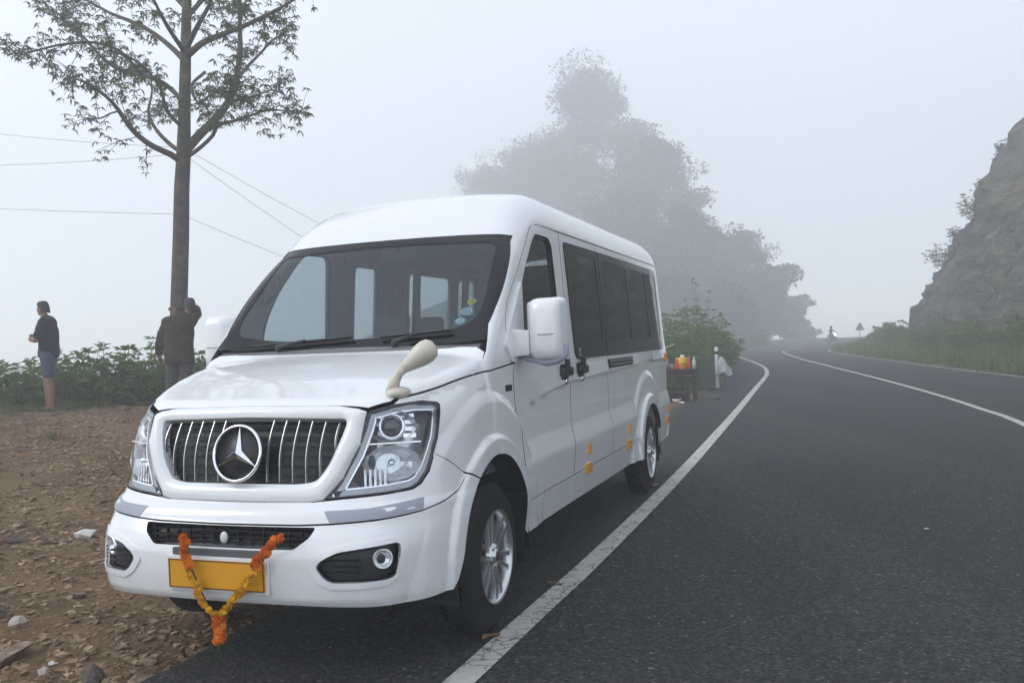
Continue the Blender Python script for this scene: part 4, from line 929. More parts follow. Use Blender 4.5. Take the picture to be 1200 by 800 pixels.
for s in (1, -1):
    patch('interior_lining', DS, [S3([(.50, .52), (.50, 1.30), (5.1, 1.30), (5.1, .52)], .08)], MT['trim'], van, (.12, .1), off=-.05, thick=.015, mirror=s < 0)
    # pleated curtains inside the side windows
    spans = ((2.02, 2.30), (2.66, 2.74), (3.40, 3.52), (3.70, 3.78), (4.45, 4.84)) if s > 0 else ((1.95, 2.48), (2.63, 2.70), (3.36, 3.54), (3.68, 3.76), (3.95, 4.86))
    for (y0, y1) in spans:
        n = max(8, int((y1 - y0) / .012)); vs = []; fs = []
        for i_ in range(n + 1):
            y = y0 + (y1 - y0) * i_ / n; dx = .022 * math.sin(i_ * 1.35) + .008 * math.sin(i_ * .6)
            for z in (1.36, 1.55, 1.85, 2.06): vs.append((s * (on_side(y, z) - .085 + dx * (1.1 if z < 1.6 else .8)), y + .01 * math.sin(z * 5 + i_), z))
        fs = [(4 * i_ + k, 4 * i_ + 4 + k, 4 * i_ + 5 + k, 4 * i_ + 1 + k) for i_ in range(n) for k in range(3)]
        q = MB(); q.add(vs, fs, 0, True); q.build('curtain', MT['curtain'], van)
gh = [(-.70, .585, 1.665), (-.70, .62, 1.73), (-.705, .70, 1.815), (-.712, .775, 1.855), (-.718, .83, 1.84), (-.718, .835, 1.785), (-.712, .79, 1.72), (-.705, .70, 1.645), (-.70, .63, 1.615), (-.70, .59, 1.625), (-.70, .585, 1.665)]
gh = [(x - .055, .59 + (y - .71) * .85, 1.815 + (z - 1.735) * .80) for x, y, z in gh]
q = MB(); q.tube([tuple(p_) for p_ in poly_resample(gh, .025)], .013, 10); q.tube([gh[4], (gh[4][0] - .05, gh[4][1] + .01, gh[4][2] + .03)], .012, 8); q.tube([gh[0], (gh[0][0] - .06, gh[0][1], gh[0][2] - .01)], .012, 8); q.build('grab_handle', MT['black'], van)
q = MB(); q.box((0, .86, 2.0), (.26, .02, .08), bev=.01); q.tube([(0, .86, 2.02), (0, .80, 2.07)], .01, 8); q.build('rear_view_mirror', MT['black'], van)
# stickers on the glass
stk = [((.675, 1.665), .026, (.72, .60, .05), (.10, .25, .03)), ((.660, 1.612), .034, (.55, .68, .68), (.03, .30, .32)), ((.640, 1.560), .032, (.04, .42, .38), (.7, .75, .7))]
for (x, z), r_, c1, c2 in stk:
    q = MB(); Mx = Matrix.Translation(wsp(x, z, -.010)) @ Matrix.Rotation(R(90 - 40), 4, 'X')
    q.lathe([(0, .0), (r_, .0)], 20, M=Mx @ Matrix.Diagonal((1, .8, 1, 1))); q.lathe([(r_ * .5, .0008), (r_ * .72, .0008)], 20, m=1, M=Mx @ Matrix.Diagonal((1, .8, 1, 1))); q.box((0, 0, .001), (r_ * .6, r_ * .25, .0006), m=1, M=Mx)
    q.build('windscreen_sticker', [mat('sticker', c1, .5), mat('sticker_print', c2, .5)], van)
# ---------------------------------------------------------------- leaves, stones, trees and bushes
def unit(v): return v / np.maximum(np.linalg.norm(v, axis=-1, keepdims=True), 1e-9)
def leaf_quads(base, d, L, W, droop=.15, rg=nrng):
    """one folded four-corner leaf per row"""
    n = len(base); d = unit(d); h = rg.normal(size=(n, 3)); h[:, 2] += 1.2; s = unit(np.cross(d, h)); L = np.broadcast_to(L, n)[:, None]; W = np.broadcast_to(W, n)[:, None]
    dn = np.array([0, 0, -1.0]); up = unit(np.cross(s, d))
    V = np.stack([base, base + d * L * .45 + s * W * .5 + up * W * .12, base + d * L + dn * droop * L, base + d * L * .45 - s * W * .5 + up * W * .12], 1).reshape(-1, 3)
    return V, np.arange(4 * n).reshape(n, 4)
def leaf_mat(name, c1, c2, c3, scale=1.5, trans=.25):
    m = mat(name, rough=.55, spec=.35); nt = m.node_tree; b = nt.nodes['Principled BSDF']; tc = nd(m, 'ShaderNodeTexCoord'); n = nd(m, 'ShaderNodeTexNoise', Scale=scale, Detail=5.0, Roughness=.75); ln(m, tc.outputs['Object'], n.inputs['Vector'])
    r = ramp(m, n.outputs['Fac'], [(.30, c1), (.5, c2), (.70, c3)]); ln(m, r.outputs[0], b.inputs['Base Color'])
    t = nd(m, 'ShaderNodeBsdfTranslucent'); ln(m, r.outputs[0], t.inputs['Color']); mx = nd(m, 'ShaderNodeMixShader'); mx.inputs[0].default_value = trans; ln(m, b.outputs[0], mx.inputs[1]); ln(m, t.outputs[0], mx.inputs[2]); ln(m, mx.outputs[0], nt.nodes['Material Output'].inputs['Surface'])
    return m
MT['leaf_tree'] = leaf_mat('tree_leaf', (.034, .052, .014), (.060, .086, .022), (.100, .135, .036), 2.0)
MT['leaf_bush'] = leaf_mat('bush_leaf', (.042, .084, .014), (.092, .160, .028), (.165, .250, .048), 3.0)
MT['leaf_verge'] = leaf_mat('verge_leaf', (.056, .094, .012), (.115, .170, .024), (.20, .245, .048), 1.2)
MT['leaf_far'] = leaf_mat('far_leaf', (.022, .034, .018), (.038, .055, .026), (.060, .078, .034), .5, .15)
MT['bark'] = noise_mat('grey_bark', [(.3, (.045, .036, .027)), (.55, (.095, .078, .060)), (.75, (.17, .145, .115))], 7, 8, .95, .8, 22, bdist=.02)
MT['twig'] = mat('twig', (.065, .055, .042), .9)
MT['stone'] = noise_mat('slate_stone', [(.28, (.090, .060, .038)), (.5, (.20, .142, .096)), (.72, (.38, .295, .215))], 3.5, 8, .85, .5, 26, bdist=.01)
MT['stone_dark'] = noise_mat('dark_stone', [(.3, (.055, .046, .038)), (.7, (.15, .125, .105))], 5, 8, .85, .5, 26, bdist=.01)
MT['stone_pale'] = noise_mat('pale_stone', [(.3, (.30, .26, .22)), (.7, (.48, .43, .37))], 5, 8, .85, .4, 26, bdist=.01)

# ---- stones on the dirt slope
def hull_mesh(name, seed, flat, matr, n=13):
    rg = random.Random(seed); bm = bmesh.new()
    for _ in range(n):
        v = Vector((rg.gauss(0, 1), rg.gauss(0, 1), rg.gauss(0, 1))).normalized(); k = rg.uniform(.75, 1.0); bm.verts.new((v.x * k, v.y * k * .75, v.z * k * flat))
    r = bmesh.ops.convex_hull(bm, input=bm.verts[:]); bmesh.ops.delete(bm, geom=list({g for g in r['geom_interior'] if isinstance(g, bmesh.types.BMVert)}), context='VERTS')
    me = bpy.data.meshes.new(name); bm.to_mesh(me); bm.free(); me.materials.append(matr); return me
variants = [hull_mesh('stone', 100 + i, (.22, .3, .38, .5)[i % 4], (MT['stone'], MT['stone'], MT['stone_dark'])[i % 3]) for i in range(12)]
CAMP = np.array([0, 0, 1.4331])
def in_view(P, margin=.05):
    """keeps what the lens could see from here or from a step aside"""
    u = P[:, 0] / np.maximum(P[:, 1], .1); return (P[:, 1] > 2.6) & (u > -.62 - margin) & (u < .62 + margin)
def dirt_points(n, rg, y0=3.2, y1=15.2):
    out = []
    while len(out) < n:
        P = np.stack([rg.uniform(-9.5, 1.2, 4000), y0 + (y1 - y0) * rg.random(4000) ** 1.35], 1); d, _ = sdist(P, le_c); k = (d > .02) & (d < 9.6) & in_view(np.column_stack([P, np.zeros(len(P))])) & (P[:, 1] > 2.6)
        # soil lies bare in patches
        out += [tuple(p) for p, o in zip(P, k) if o and mn.fractal(Vector((p[0] * .7, p[1] * .7, 4)), 1, 2, 3) > rg.uniform(-.95, .15)]
    return np.array(out[:n])
bigp = dirt_points(285, np.random.default_rng(3)); bz = ground_z(bigp)
for i, (p, z) in enumerate(zip(bigp, bz)):
    o = link('stone', variants[i % 12]); s = .030 + .075 * rng.random() ** 2.4
    o.location = (p[0], p[1], z + s * .12); o.scale = (s * rng.uniform(.8, 1.35), s * rng.uniform(.7, 1.1), s * rng.uniform(.8, 1.2)); o.rotation_euler = (rng.uniform(-.35, .35), rng.uniform(-.35, .35), rng.uniform(0, 6.28))
    tag(o, 'flat brown stone lying loose on the dirt left of the minibus', 'stone', 'loose stones on the dirt slope')
def one_stone(x, y, s, m, label, seed, flat=.5):
    o = link('stone', hull_mesh('stone', seed, flat, m, 18)); o.location = (x, y, float(ground_z([(x, y)])[0]) + s * .15); o.scale = (s, s, s); o.rotation_euler = (.1, .15, seed); tag(o, label, 'stone')
one_stone(-1.95, 4.08, .085, MT['stone_dark'], 'dark upright boulder at the edge of the asphalt in the bottom left corner', 5, .95)
one_stone(-3.26, 6.80, .12, mat('white_stone', (.62, .60, .57), .8), 'white stone beside the corner of the front bumper', 9, .5)
one_stone(-2.72, 4.86, .07, MT['stone_pale'], 'pale pinkish stone near the left edge of the photo', 11, .6)
one_stone(-2.26, 4.33, .035, mat('white_chip', (.62, .63, .60), .7), 'small white chip standing between grey slabs on the dirt', 14, .35)
one_stone(-2.23, 4.20, .055, MT['stone_pale'], 'rounded pale stone just behind the dark upright boulder', 21, .55)
one_stone(-2.52, 4.42, .15, MT['stone'], 'large flat grey brown slab half sunk in the dirt', 17, .22)
# gravel: thousands of small flat chips, one mass
def scatter_chips(n, rg, smin, smax, pw):
    P = dirt_points(n, rg); z = ground_z(P); Vs, Fs = [], []; k = 0
    T = []
    for i in range(8):
        me = hull_mesh('tmp', 300 + i, (.38, .5, .65)[i % 3], MT['stone'], 10); v = np.array([x.co[:] for x in me.vertices]); f = np.array([p.vertices[:] for p in me.polygons]); T.append((v, f)); bpy.data.meshes.remove(me)
    S = smin + (smax - smin) * rg.random(n) ** pw; A = rg.uniform(0, 6.283, n); T1 = rg.normal(0, .16, n); T2 = rg.normal(0, .16, n); ax = rg.uniform(.6, 1.4, n)
    for i in range(n):
        v, f = T[i % 8]; c, s = math.cos(A[i]), math.sin(A[i]); w = v * S[i] * np.array([ax[i], 1, 1]); w = w + np.stack([np.zeros(len(w)), np.zeros(len(w)), w[:, 0] * T1[i] + w[:, 1] * T2[i]], 1)
        Vs.append(np.stack([w[:, 0] * c - w[:, 1] * s + P[i, 0], w[:, 0] * s + w[:, 1] * c + P[i, 1], w[:, 2] + z[i] + S[i] * .08], 1)); Fs.append(f + k); k += len(v)
    return np.concatenate(Vs), np.concatenate(Fs)
MT['gravel'] = noise_mat('gravel_stone', [(.25, (.080, .048, .025)), (.45, (.20, .130, .074)), (.62, (.32, .225, .140)), (.80, (.60, .47, .33))], 9.0, 3, .85)
gv, gf = scatter_chips(38000, np.random.default_rng(21), .008, .046, 2.5)
tag(link('gravel', arr_mesh('gravel', gv, gf, MT['gravel'])), 'small slate chips and gravel covering the brown dirt slope', 'gravel', kind='stuff')

# ---- grass tufts (nobody could count them)
def blades(P, z, n_each, h, w, rg, spread=.06):
    B = np.repeat(np.column_stack([P, z]), n_each, 0); n = len(B); B[:, :2] += rg.normal(0, spread, (n, 2)); d = rg.normal(0, .35, (n, 3)); d[:, 2] = 1; d = unit(d); H = h * rg.uniform(.5, 1.2, n); s = unit(np.cross(d, rg.normal(size=(n, 3))))
    V = np.stack([B - s * w, B + s * w, B + d * H[:, None] * .6 + s * w * .7, B + d * H[:, None] + rg.normal(0, .12, (n, 3)) * H[:, None]], 1).reshape(-1, 3)
    return V, np.arange(4 * n).reshape(n, 4)
MT['grass'] = leaf_mat('grass_blade', (.05, .07, .02), (.10, .125, .035), (.19, .18, .07), 2.5)
rgg = np.random.default_rng(5)
q = np.stack([rgg.uniform(-10.5, -4.0, 900), rgg.uniform(11.5, 17, 900)], 1); d, _ = sdist(q, le_c); q = q[(d > 8.2 + .8 * rgg.random(900)) & (d < 11.5)][:260]
q2 = np.stack([rgg.uniform(-7, -1.5, 30), rgg.uniform(5, 12, 30)], 1); d, _ = sdist(q2, le_c); q2 = q2[d > 1.0][:9]
q = np.concatenate([q, q2]); V, F = blades(q, ground_z(q), 26, .13, .004, rgg, .07)
tag(link('grass', arr_mesh('grass', V, F, MT['grass'])), 'short grass tufts along the rim of the dirt slope under the bushes', 'grass', kind='stuff')
# right and far left verge grass
def verge_pts(line, d0, d1, y0, y1, n, rg, sg):
    p = resamp(line, 900); p = p[(p[:, 1] > y0) & (p[:, 1] < y1)]; i = rg.integers(0, len(p), n); t = np.gradient(p, axis=0); t = unit(t); nr_ = np.stack([t[:, 1], -t[:, 0]], 1) * sg
    return p[i] + nr_[i] * rg.uniform(d0, d1, n)[:, None] + t[i] * rg.normal(0, .3, n)[:, None]
q = verge_pts(re_, .15, 3.6, 20, 64, 1700, rgg, 1); V, F = blades(q, ground_z(q), 16, .42, .012, rgg, .16)
tag(link('verge_grass', arr_mesh('verge_grass', V, F, MT['leaf_verge'])), 'tall green grass along the foot of the cliff', 'grass', kind='stuff')
q = verge_pts(le, .35, 3.0, 22, 90, 900, rgg, -1); V, F = blades(q, ground_z(q), 16, .30, .012, rgg, .2)
tag(link('verge_grass', arr_mesh('verge_grass', V, F, MT['leaf_verge'])), 'green grass along the left road edge beyond the stall', 'grass', kind='stuff')

# ---- bushes built of stems carrying leaf rosettes
def bush(loc, h, r, n_stem, leaf_l, matr, label, group, rg, name='bush', cat='bush', per=7, nros=4):
    root = empty(name, loc); tag(root, label, cat, group)
    st = MB(); Bs, Ds, Ls = [], [], []
    for i in range(n_stem):
        a = rg.uniform(0, 6.283); rr = r * math.sqrt(rg.random()); top = np.array([rr * math.cos(a), rr * math.sin(a), h * (1 - .45 * (rr / r) ** 2) * rg.uniform(.62, 1.08)])
        b0 = np.array([top[0] * .25, top[1] * .25, -.05]); mid = (b0 + top) / 2 + np.array([top[0] * .15, top[1] * .15, 0]) 
        pts = [b0, mid, top]; st.tube(pts, [.009, .007, .003], 4, cap=False)
        for k in range(nros):
            t = 1 - k * .2 - .1 * rg.random() if k else 1.0
            c = (1 - t) ** 2 * b0 + 2 * t * (1 - t) * mid + t * t * top
            c = c + rg.normal(0, .05 * k * r, 3)
            n = per; an = rg.uniform(0, 6.283) + np.arange(n) * 2.4; el = rg.uniform(-.35, .75, n) if k else rg.uniform(.0, .9, n)
            Bs.append(np.tile(c, (n, 1))); Ds.append(np.stack([np.cos(an) * np.cos(el), np.sin(an) * np.cos(el), np.sin(el)], 1)); Ls.append(leaf_l * rg.uniform(.65, 1.25, n))
    B, D, L = np.concatenate(Bs), np.concatenate(Ds), np.concatenate(Ls); V, F = leaf_quads(B, D, L, L * .32, .22, rg)
    link('foliage', arr_mesh('foliage', V, F, matr), root); st.build('stem', MT['twig'], root); return root
def gz1(x, y): return float(ground_z([(x, y)], False)[0])
rb = np.random.default_rng(31)
row = [(-9.3, 15.1, .70), (-8.55, 15.3, .80), (-7.75, 15.4, .98), (-6.95, 15.5, 1.12), (-6.2, 15.6, .98), (-5.45, 15.8, .95), (-4.7, 16.0, .9)]
names = ['leafy green bush at the far left edge of the slope', 'second leafy bush from the left edge, left of the man in shorts', 'leafy green bush directly behind the man in shorts', 'tallest leafy bush with star-shaped tops right of the man in shorts', 'leafy bush midway between the man in shorts and the tree', 'leafy bush just left of the person in the brown jacket', 'leafy bush behind the tree trunk by the hood']
for (x, y, h), lb in zip(row, names):
    bush((x, y, gz1(x, y) - .03), h, .62, 42, .15, MT['leaf_bush'], lb, 'bushes along the rim of the slope', rb)
for i, (x, y, h) in enumerate(((-9.0, 16.6, .9), (-7.9, 16.8, 1.1), (-6.8, 16.9, 1.2), (-5.6, 17.1, 1.1))):
    bush((x, y, gz1(x, y) - .1), h, .7, 34, .15, MT['leaf_bush'], 'leafy bush in the rear row on the rim, ' + ['leftmost', 'behind the man in shorts', 'midway to the tree', 'nearest the tree'][i], 'rear bushes on the rim', rb)

# ---- the tall tree on the left
TY = 15.0; T0 = (-5.49, TY)
def px(u, v, Y):
    """image coordinates of the sketch I drew of this tree -> metres in its own plane"""
    a, c = (u - 600) / 1058.06, (v - 400) / 1058.06; cr, sr = math.cos(R(2.2066)), math.sin(R(2.2066)); return np.array([(a * cr - c * sr) * Y, Y, 1.4331 - (a * sr + c * cr) * Y])
tree = empty('tree', (T0[0], T0[1], gz1(*T0))); tag(tree, 'tall slender grey tree with open branching crown on the left', 'tree')
def tl(p): return np.array(p) - np.array(tree.location)
def plane(pts, dy0=0.0, dy1=0.0):
    n = len(pts); return [tl(px(u, v, TY + dy0 + (dy1 - dy0) * i / max(n - 1, 1)) ) for i, (u, v) in enumerate(pts)]
trunk = plane([(208, 500), (208, 470), (209, 400), (210, 345), (212, 280), (213, 220), (215, 185), (216, 140), (217, 90), (218, 40), (219, 0), (220, -60), (221, -120), (223, -180)])
tb = MB(); tb.tube([(0, 0, -.25)] + trunk, [.20, .17, .152, .142, .136, .130, .122, .115, .100, .092, .082, .074, .055, .038, .012], 14); tb.build('trunk', MT['bark'], tree)
BR = [([(213, 190), (200, 181), (180, 172), (163, 160), (150, 146), (138, 128), (124, 113), (100, 97), (86, 92)], .052, -.9), ([(215, 180), (232, 160), (250, 142), (266, 122), (276, 98), (281, 60), (281, 15), (283, -40)], .075, .8), ([(219, 66), (238, 50), (262, 40), (285, 31), (312, 18), (338, 4), (360, -10)], .050, -1.1),
      ([(217, 72), (200, 55), (178, 38), (155, 26), (130, 16), (108, 4), (84, -6)], .045, .9), ([(217, 186), (236, 172), (250, 158), (254, 148), (270, 143), (288, 138), (306, 131), (325, 129), (345, 132)], .030, -.7), ([(214, 180), (198, 168), (183, 152), (174, 132), (178, 108), (176, 85)], .034, .8), ([(219, 55), (232, 30), (246, 4), (256, -30)], .045, -.8), ([(217, 62), (198, 34), (184, 8), (172, -20)], .036, -1.0),
      ([(216, 120), (192, 98), (166, 88), (142, 83), (118, 66), (98, 44), (70, 22), (45, 12)], .036, .6), ([(276, 95), (292, 76), (306, 62), (322, 45), (345, 40)], .026, .9), ([(252, 140), (272, 120), (300, 112), (322, 106), (345, 120)], .022, 1.2), ([(240, 85), (225, 100), (232, 120), (248, 110), (268, 96)], .022, -1.2), ([(150, 146), (140, 130), (120, 138), (112, 140)], .014, -.5), ([(166, 88), (140, 60), (110, 50), (75, 52), (40, 60), (22, 66)], .026, -1.0),
      ([(214, 150), (196, 130), (186, 100), (160, 72), (130, 60)], .026, -1.2), ([(219, 20), (250, -10), (300, -30), (350, -45)], .04, 1.0), ([(219, 10), (180, -25), (130, -40), (90, -50)], .04, .4), ([(220, -40), (250, -80), (290, -110)], .03, -.6), ([(220, -60), (190, -110), (150, -130)], .03, .6), ([(221, -110), (230, -150), (240, -190)], .025, .3)]
rt = np.random.default_rng(77); LB, LD, LL = [], [], []
tw = MB()
def rosette(c, n, l):
    an = rt.uniform(0, 6.283) + np.arange(n) * 2.4; el = rt.uniform(-1.1, .15, n); LB.append(np.tile(c, (n, 1))); LD.append(np.stack([np.cos(an) * np.cos(el), np.sin(an) * np.cos(el), np.sin(el)], 1)); LL.append(l * rt.uniform(.7, 1.25, n))
for pts, r0, dy in BR:
    P = np.array(plane(pts, 0, dy * 1.6)); sP = poly_resample(P, .12); n = len(sP); rad = r0 * (1 - np.linspace(0, 1, n)) ** .7 + .006
    lb = MB(); lb.tube(sP, list(rad), 8); lb.build('limb', MT['bark'], tree)
    for i in range(int(n * .30), n, 1):
        f = i / n
        for _k in range(2 if rt.random() < .25 + .35 * f else 1):
            if rt.random() > .42 + .5 * f: continue
            d = unit(sP[min(i + 1, n - 1)] - sP[i - 1] + rt.normal(0, .10, 3)); L = rt.uniform(.25, .85) * (1.1 - .4 * f); c0 = sP[i]; dd = unit(d * .8 + rt.normal(0, .7, 3) + np.array([0, 0, .15])); tp = [c0, c0 + dd * L * .5, c0 + dd * L + np.array([0, 0, -.10 * L])]
            tw.tube(tp, [.007, .005, .002], 4, cap=False)
            for t in (.25, .35, .45, .55, .65, .75, .83, .92, 1.0):
                if rt.random() < .8: rosette((1 - t) * c0 + t * tp[2] + rt.normal(0, .05, 3), int(rt.integers(4, 7)), .088)
            for _ in range(2):
                if rt.random() < .75:
                    e = tp[1] + unit(dd + rt.normal(0, .8, 3)) * rt.uniform(.12, .35); tw.tube([tp[1], e], [.004, .0015], 4, cap=False); rosette(e, 6, .088)
    rosette(sP[-1], 6, .10)
tw.build('twig', MT['twig'], tree).__setitem__('kind', 'stuff')
B, D, L = np.concatenate(LB), np.concatenate(LD), np.concatenate(LL); V, F = leaf_quads(B, D, L, L * .30, .25, rt); cro = link('crown', arr_mesh('crown', V, F, MT['leaf_tree']), tree)

# ---- wires tied to the trunk
def wire(pts, label):
    b = MB(); b.tube([px(*p) for p in pts], .0042, 5); tag(b.build('overhead_wire', mat('wire', (.30, .31, .33), .5)), label, 'wire')
def sag(a, b, s, n=10): return [(a[0] + (b[0] - a[0]) * t, a[1] + (b[1] - a[1]) * t + s * 4 * t * (1 - t), a[2] + (b[2] - a[2]) * t) for t in np.linspace(0, 1, n)]
wire(sag((-60, 150, 17.5), (215, 173, TY + .13), 3) + sag((215, 173, TY + .13), (420, 286, 17.5), 2)[1:], 'topmost thin wire running past the tree trunk down behind the roof')
wire(sag((-60, 195, 17.0), (214, 180, TY + .15), 3) + sag((214, 180, TY + .15), (400, 308, 17.5), 2)[1:], 'middle thin wire sloping up to the tree from the left')
wire(sag((-60, 242, 16.5), (212, 251, TY + .15), 1) + sag((212, 251, TY + .15), (400, 326, 17.5), 2)[1:], 'lowest thin wire tied to the bare part of the trunk')

# ---- roadside shrubs, right bank under the cliff
rs = np.random.default_rng(91)
ORD = ['nearest the warning sign', 'second from the warning sign', 'third from the warning sign', 'fourth from the warning sign', 'fifth from the warning sign', 'sixth from the warning sign', 'seventh from the warning sign', 'eighth from the sign', 'fifth from the right edge', 'fourth from the right edge', 'second from the right edge', 'at the right edge of the photo', 'before the rock end', 'in the front row near the road', 'third from the right edge']
spots = [(1012, 76), (1026, 66), (1040, 60), (1052, 56), (1066, 53), (1082, 48.5), (1098, 45), (1116, 42), (1136, 39), (1158, 36), (1182, 33.5), (1206, 31), (1046, 50.5), (1094, 40), (1142, 34)]
for i, (u, Y) in enumerate(spots):
    p = px(u, 395, Y); x, y = p[0], p[1]; dr_ = -sdist(np.array([[x, y]]), re_c)[0][0]; 
    if dr_ < .9: x += .9 - dr_
    h = rs.uniform(.8, 1.5)
    bush((x, y, gz1(x, y) - .05), h, h * .85, 26, .26, MT['leaf_verge'], 'leafy shrub on the grassy bank below the cliff, ' + ORD[i], 'shrubs on the bank below the cliff', rs, 'shrub', 'shrub', 7, 4)
# shrubs on the crest of the cliff
for i in range(34):
    k = int(rs.integers(int(nb * .30), int(nb * .88))); j = int(rs.integers(int(npf * .25), int(npf * .98))); c = cliff_top[k, j]
    bush((c[0], c[1], c[2] - .15), rs.uniform(.8, 2.0), rs.uniform(.6, 1.3), 34, .15, MT['leaf_verge'] if i % 3 == 0 else MT['leaf_far'], 'sparse shrub clinging to the misty rock cliff', 'shrubs on the rock cliff', rs, 'shrub', 'shrub', 7, 4)
# left verge beyond the stall
LV = ['hidden close behind the rear of the minibus', 'just behind the stall table', 'tall, behind the stall', 'right of the stall bucket', 'broad, behind the white bag', 'just right of the marker post', 'tallest, behind the young tree', 'where the edge line bends', 'low, beyond the edge line bend', 'fifth from the far bend', 'fourth from the far bend', 'third from the far bend', 'nearest the far bend', 'behind the edge line bend']
for i, (u, Y, h, r_) in enumerate(((778, 23.5, 1.6, 1.0), (798, 25.5, 1.7, 1.1), (795, 30, 2.2, 1.4), (815, 27.5, 1.9, 1.1), (828, 31, 2.3, 1.3), (842, 34, 2.0, 1.2), (806, 37, 2.6, 1.7), (858, 43, 1.2, .9), (872, 50, 1.3, 1.1), (884, 58, 1.4, 1.2), (900, 68, 1.6, 1.4), (922, 80, 1.8, 1.6), (942, 88, 1.8, 1.6), (845, 40, 1.6, 1.2))):
    p = px(u, 400, Y); x, y = p[0], p[1]; dl_ = sdist(np.array([[x, y]]), le_c)[0][0]
    if dl_ < .3 + r_ * .35: x -= (.3 + r_ * .35 - dl_)
    bush((x, y, gz1(x, y) - .05), h, r_, 46, .20 if Y < 35 else .30, MT['leaf_bush'], 'dense green shrub on the left verge, ' + LV[i], 'shrubs on the left verge', rs, 'shrub', 'shrub', 7, 4)

# ---- trees in the mist
def far_tree(u, Y, top_v, half_px, label, seed, shape='tall', leaf=.30, n_leaf=7000, base_frac=.22):
    rg = np.random.default_rng(seed); p = px(u, 400, Y); x, y = p[0], p[1]; z0 = gz1(x, y); h = px(u, top_v, Y)[2] - z0; r_ = half_px / 1058.06 * Y
    root = empty('tree', (x, y, z0 - .2)); tag(root, label, 'tree', 'trees fading into the mist')
    tb = MB(); lean = rg.normal(0, .03, 2); P = [np.array([lean[0] * h * t + .15 * math.sin(3 * t + seed), lean[1] * h * t, h * t * .93]) for t in np.linspace(0, 1, 9)]
    r0 = .018 * h + .05; tb.tube(P, list(r0 * (1 - np.linspace(0, 1, 9)) ** .8 + .03), 9); tb.build('trunk', MT['bark'], root)
    nl = 30 if shape == 'tall' else 14; cl_ = []; lb = MB()
    for i in range(nl):
        t = base_frac + (1 - base_frac) * (i + rg.random() * .8) / nl
        wprof = {'tall': math.sin(math.pi * min(1, .25 + .70 * (t - base_frac) / (1 - base_frac))) ** .8, 'flat': .45 + .75 * (t - base_frac)}[shape]
        a = i * 2.4 + rg.normal(0, .4); L = r_ * max(wprof, .18) * rg.uniform(.65, 1.1); c0 = np.array([lean[0] * h * t, lean[1] * h * t, h * t * .9]); e = c0 + np.array([math.cos(a) * L, math.sin(a) * L, (.12 if shape == 'tall' else .22) * L + rg.normal(0, .03) * h]); m_ = (c0 + e) / 2 + np.array([0, 0, -.03 * h])
        lb.tube([c0, m_, e], [r0 * .35, r0 * .22, .02], 5, cap=False)
        for k in range(9 if shape == 'tall' else 5):
            s_ = .30 + .70 * rg.random(); cl_.append((c0 + (e - c0) * s_ + rg.normal(0, .09 * r_, 3) * np.array([1, 1, .8]), r_ * rg.uniform(.11, .25) * (1.15 if shape == 'tall' else 1.2)))
    cl_.append((np.array([lean[0] * h, lean[1] * h, h * .95]), r_ * .25)); lb.build('limb', MT['bark'], root).__setitem__('kind', 'stuff')
    per = n_leaf // len(cl_); Bs, Ds = [], []
    for c, cr_ in cl_:
        v = unit(rg.normal(size=(per, 3))); rad = cr_ * rg.random(per) ** .38; Bs.append(c + v * rad[:, None] * np.array([1.1, 1.1, .80 if shape == 'tall' else .40])); Ds.append(v + rg.normal(0, .6, (per, 3)))
    B, D = np.concatenate(Bs), np.concatenate(Ds); L = leaf * rg.uniform(.6, 1.3, len(B)); V, F = leaf_quads(B, D, L, L * .62, .1, rg); link('crown', arr_mesh('crown', V, F, MT['leaf_far']), root)
FT = [(708, 153, 66, 84, 'tallest misty tree rising behind the roof of the minibus', 'tall', 38250), (776, 134, 140, 62, 'broad misty tree right of the tallest one', 'tall', 36000), (648, 163, 150, 84, 'faint misty tree left of the tallest one above the roof', 'tall', 29250), (572, 178, 172, 52, 'faintest misty tree, leftmost of those behind the minibus', 'tall', 20250), (738, 124, 205, 70, 'dense misty tree close behind the rear roof corner', 'tall', 33750), (808, 114, 225, 44, 'misty tree with ragged edge just right of the rear of the minibus', 'tall', 29250),
      (606, 168, 158, 52, 'faint low misty tree between the two left trees above the roof', 'tall', 18000), (862, 124, 262, 50, 'misty tree with a rounded crown above the bend of the road', 'tall', 31500), (897, 129, 308, 42, 'misty flat-topped tree with branches reaching out over the bend', 'flat', 13500), (918, 140, 352, 30, 'low misty flat-topped tree near the far bend', 'flat', 9000), (940, 153, 374, 14, 'small square-topped misty tree at the far bend', 'tall', 5850), (954, 164, 380, 9, 'tiny lone misty tree, rightmost on the left roadside', 'flat', 2025), (792, 100, 318, 40, 'low dense misty tree behind the stall', 'tall', 20250), (846, 105, 330, 36, 'low dense misty tree left of the bend', 'tall', 18000), (884, 117, 356, 26, 'low misty bushy tree at the start of the bend', 'tall', 11250)]
for i, (u, Y, tv, hp, lb_, shp, nl_) in enumerate(FT): far_tree(u, Y, tv, hp, lb_, 400 + i, shp, .42 if Y < 125 else .56, nl_)
# young tree with thin stems beside the stall
p = px(834, 400, 35); bush((p[0] - .6, 35, gz1(p[0] - .6, 35) - .1), 3.6, 1.0, 34, .17, MT['leaf_bush'], 'young thin tree standing behind the roadside stall', None, rs, 'young_tree', 'tree', 6, 4)
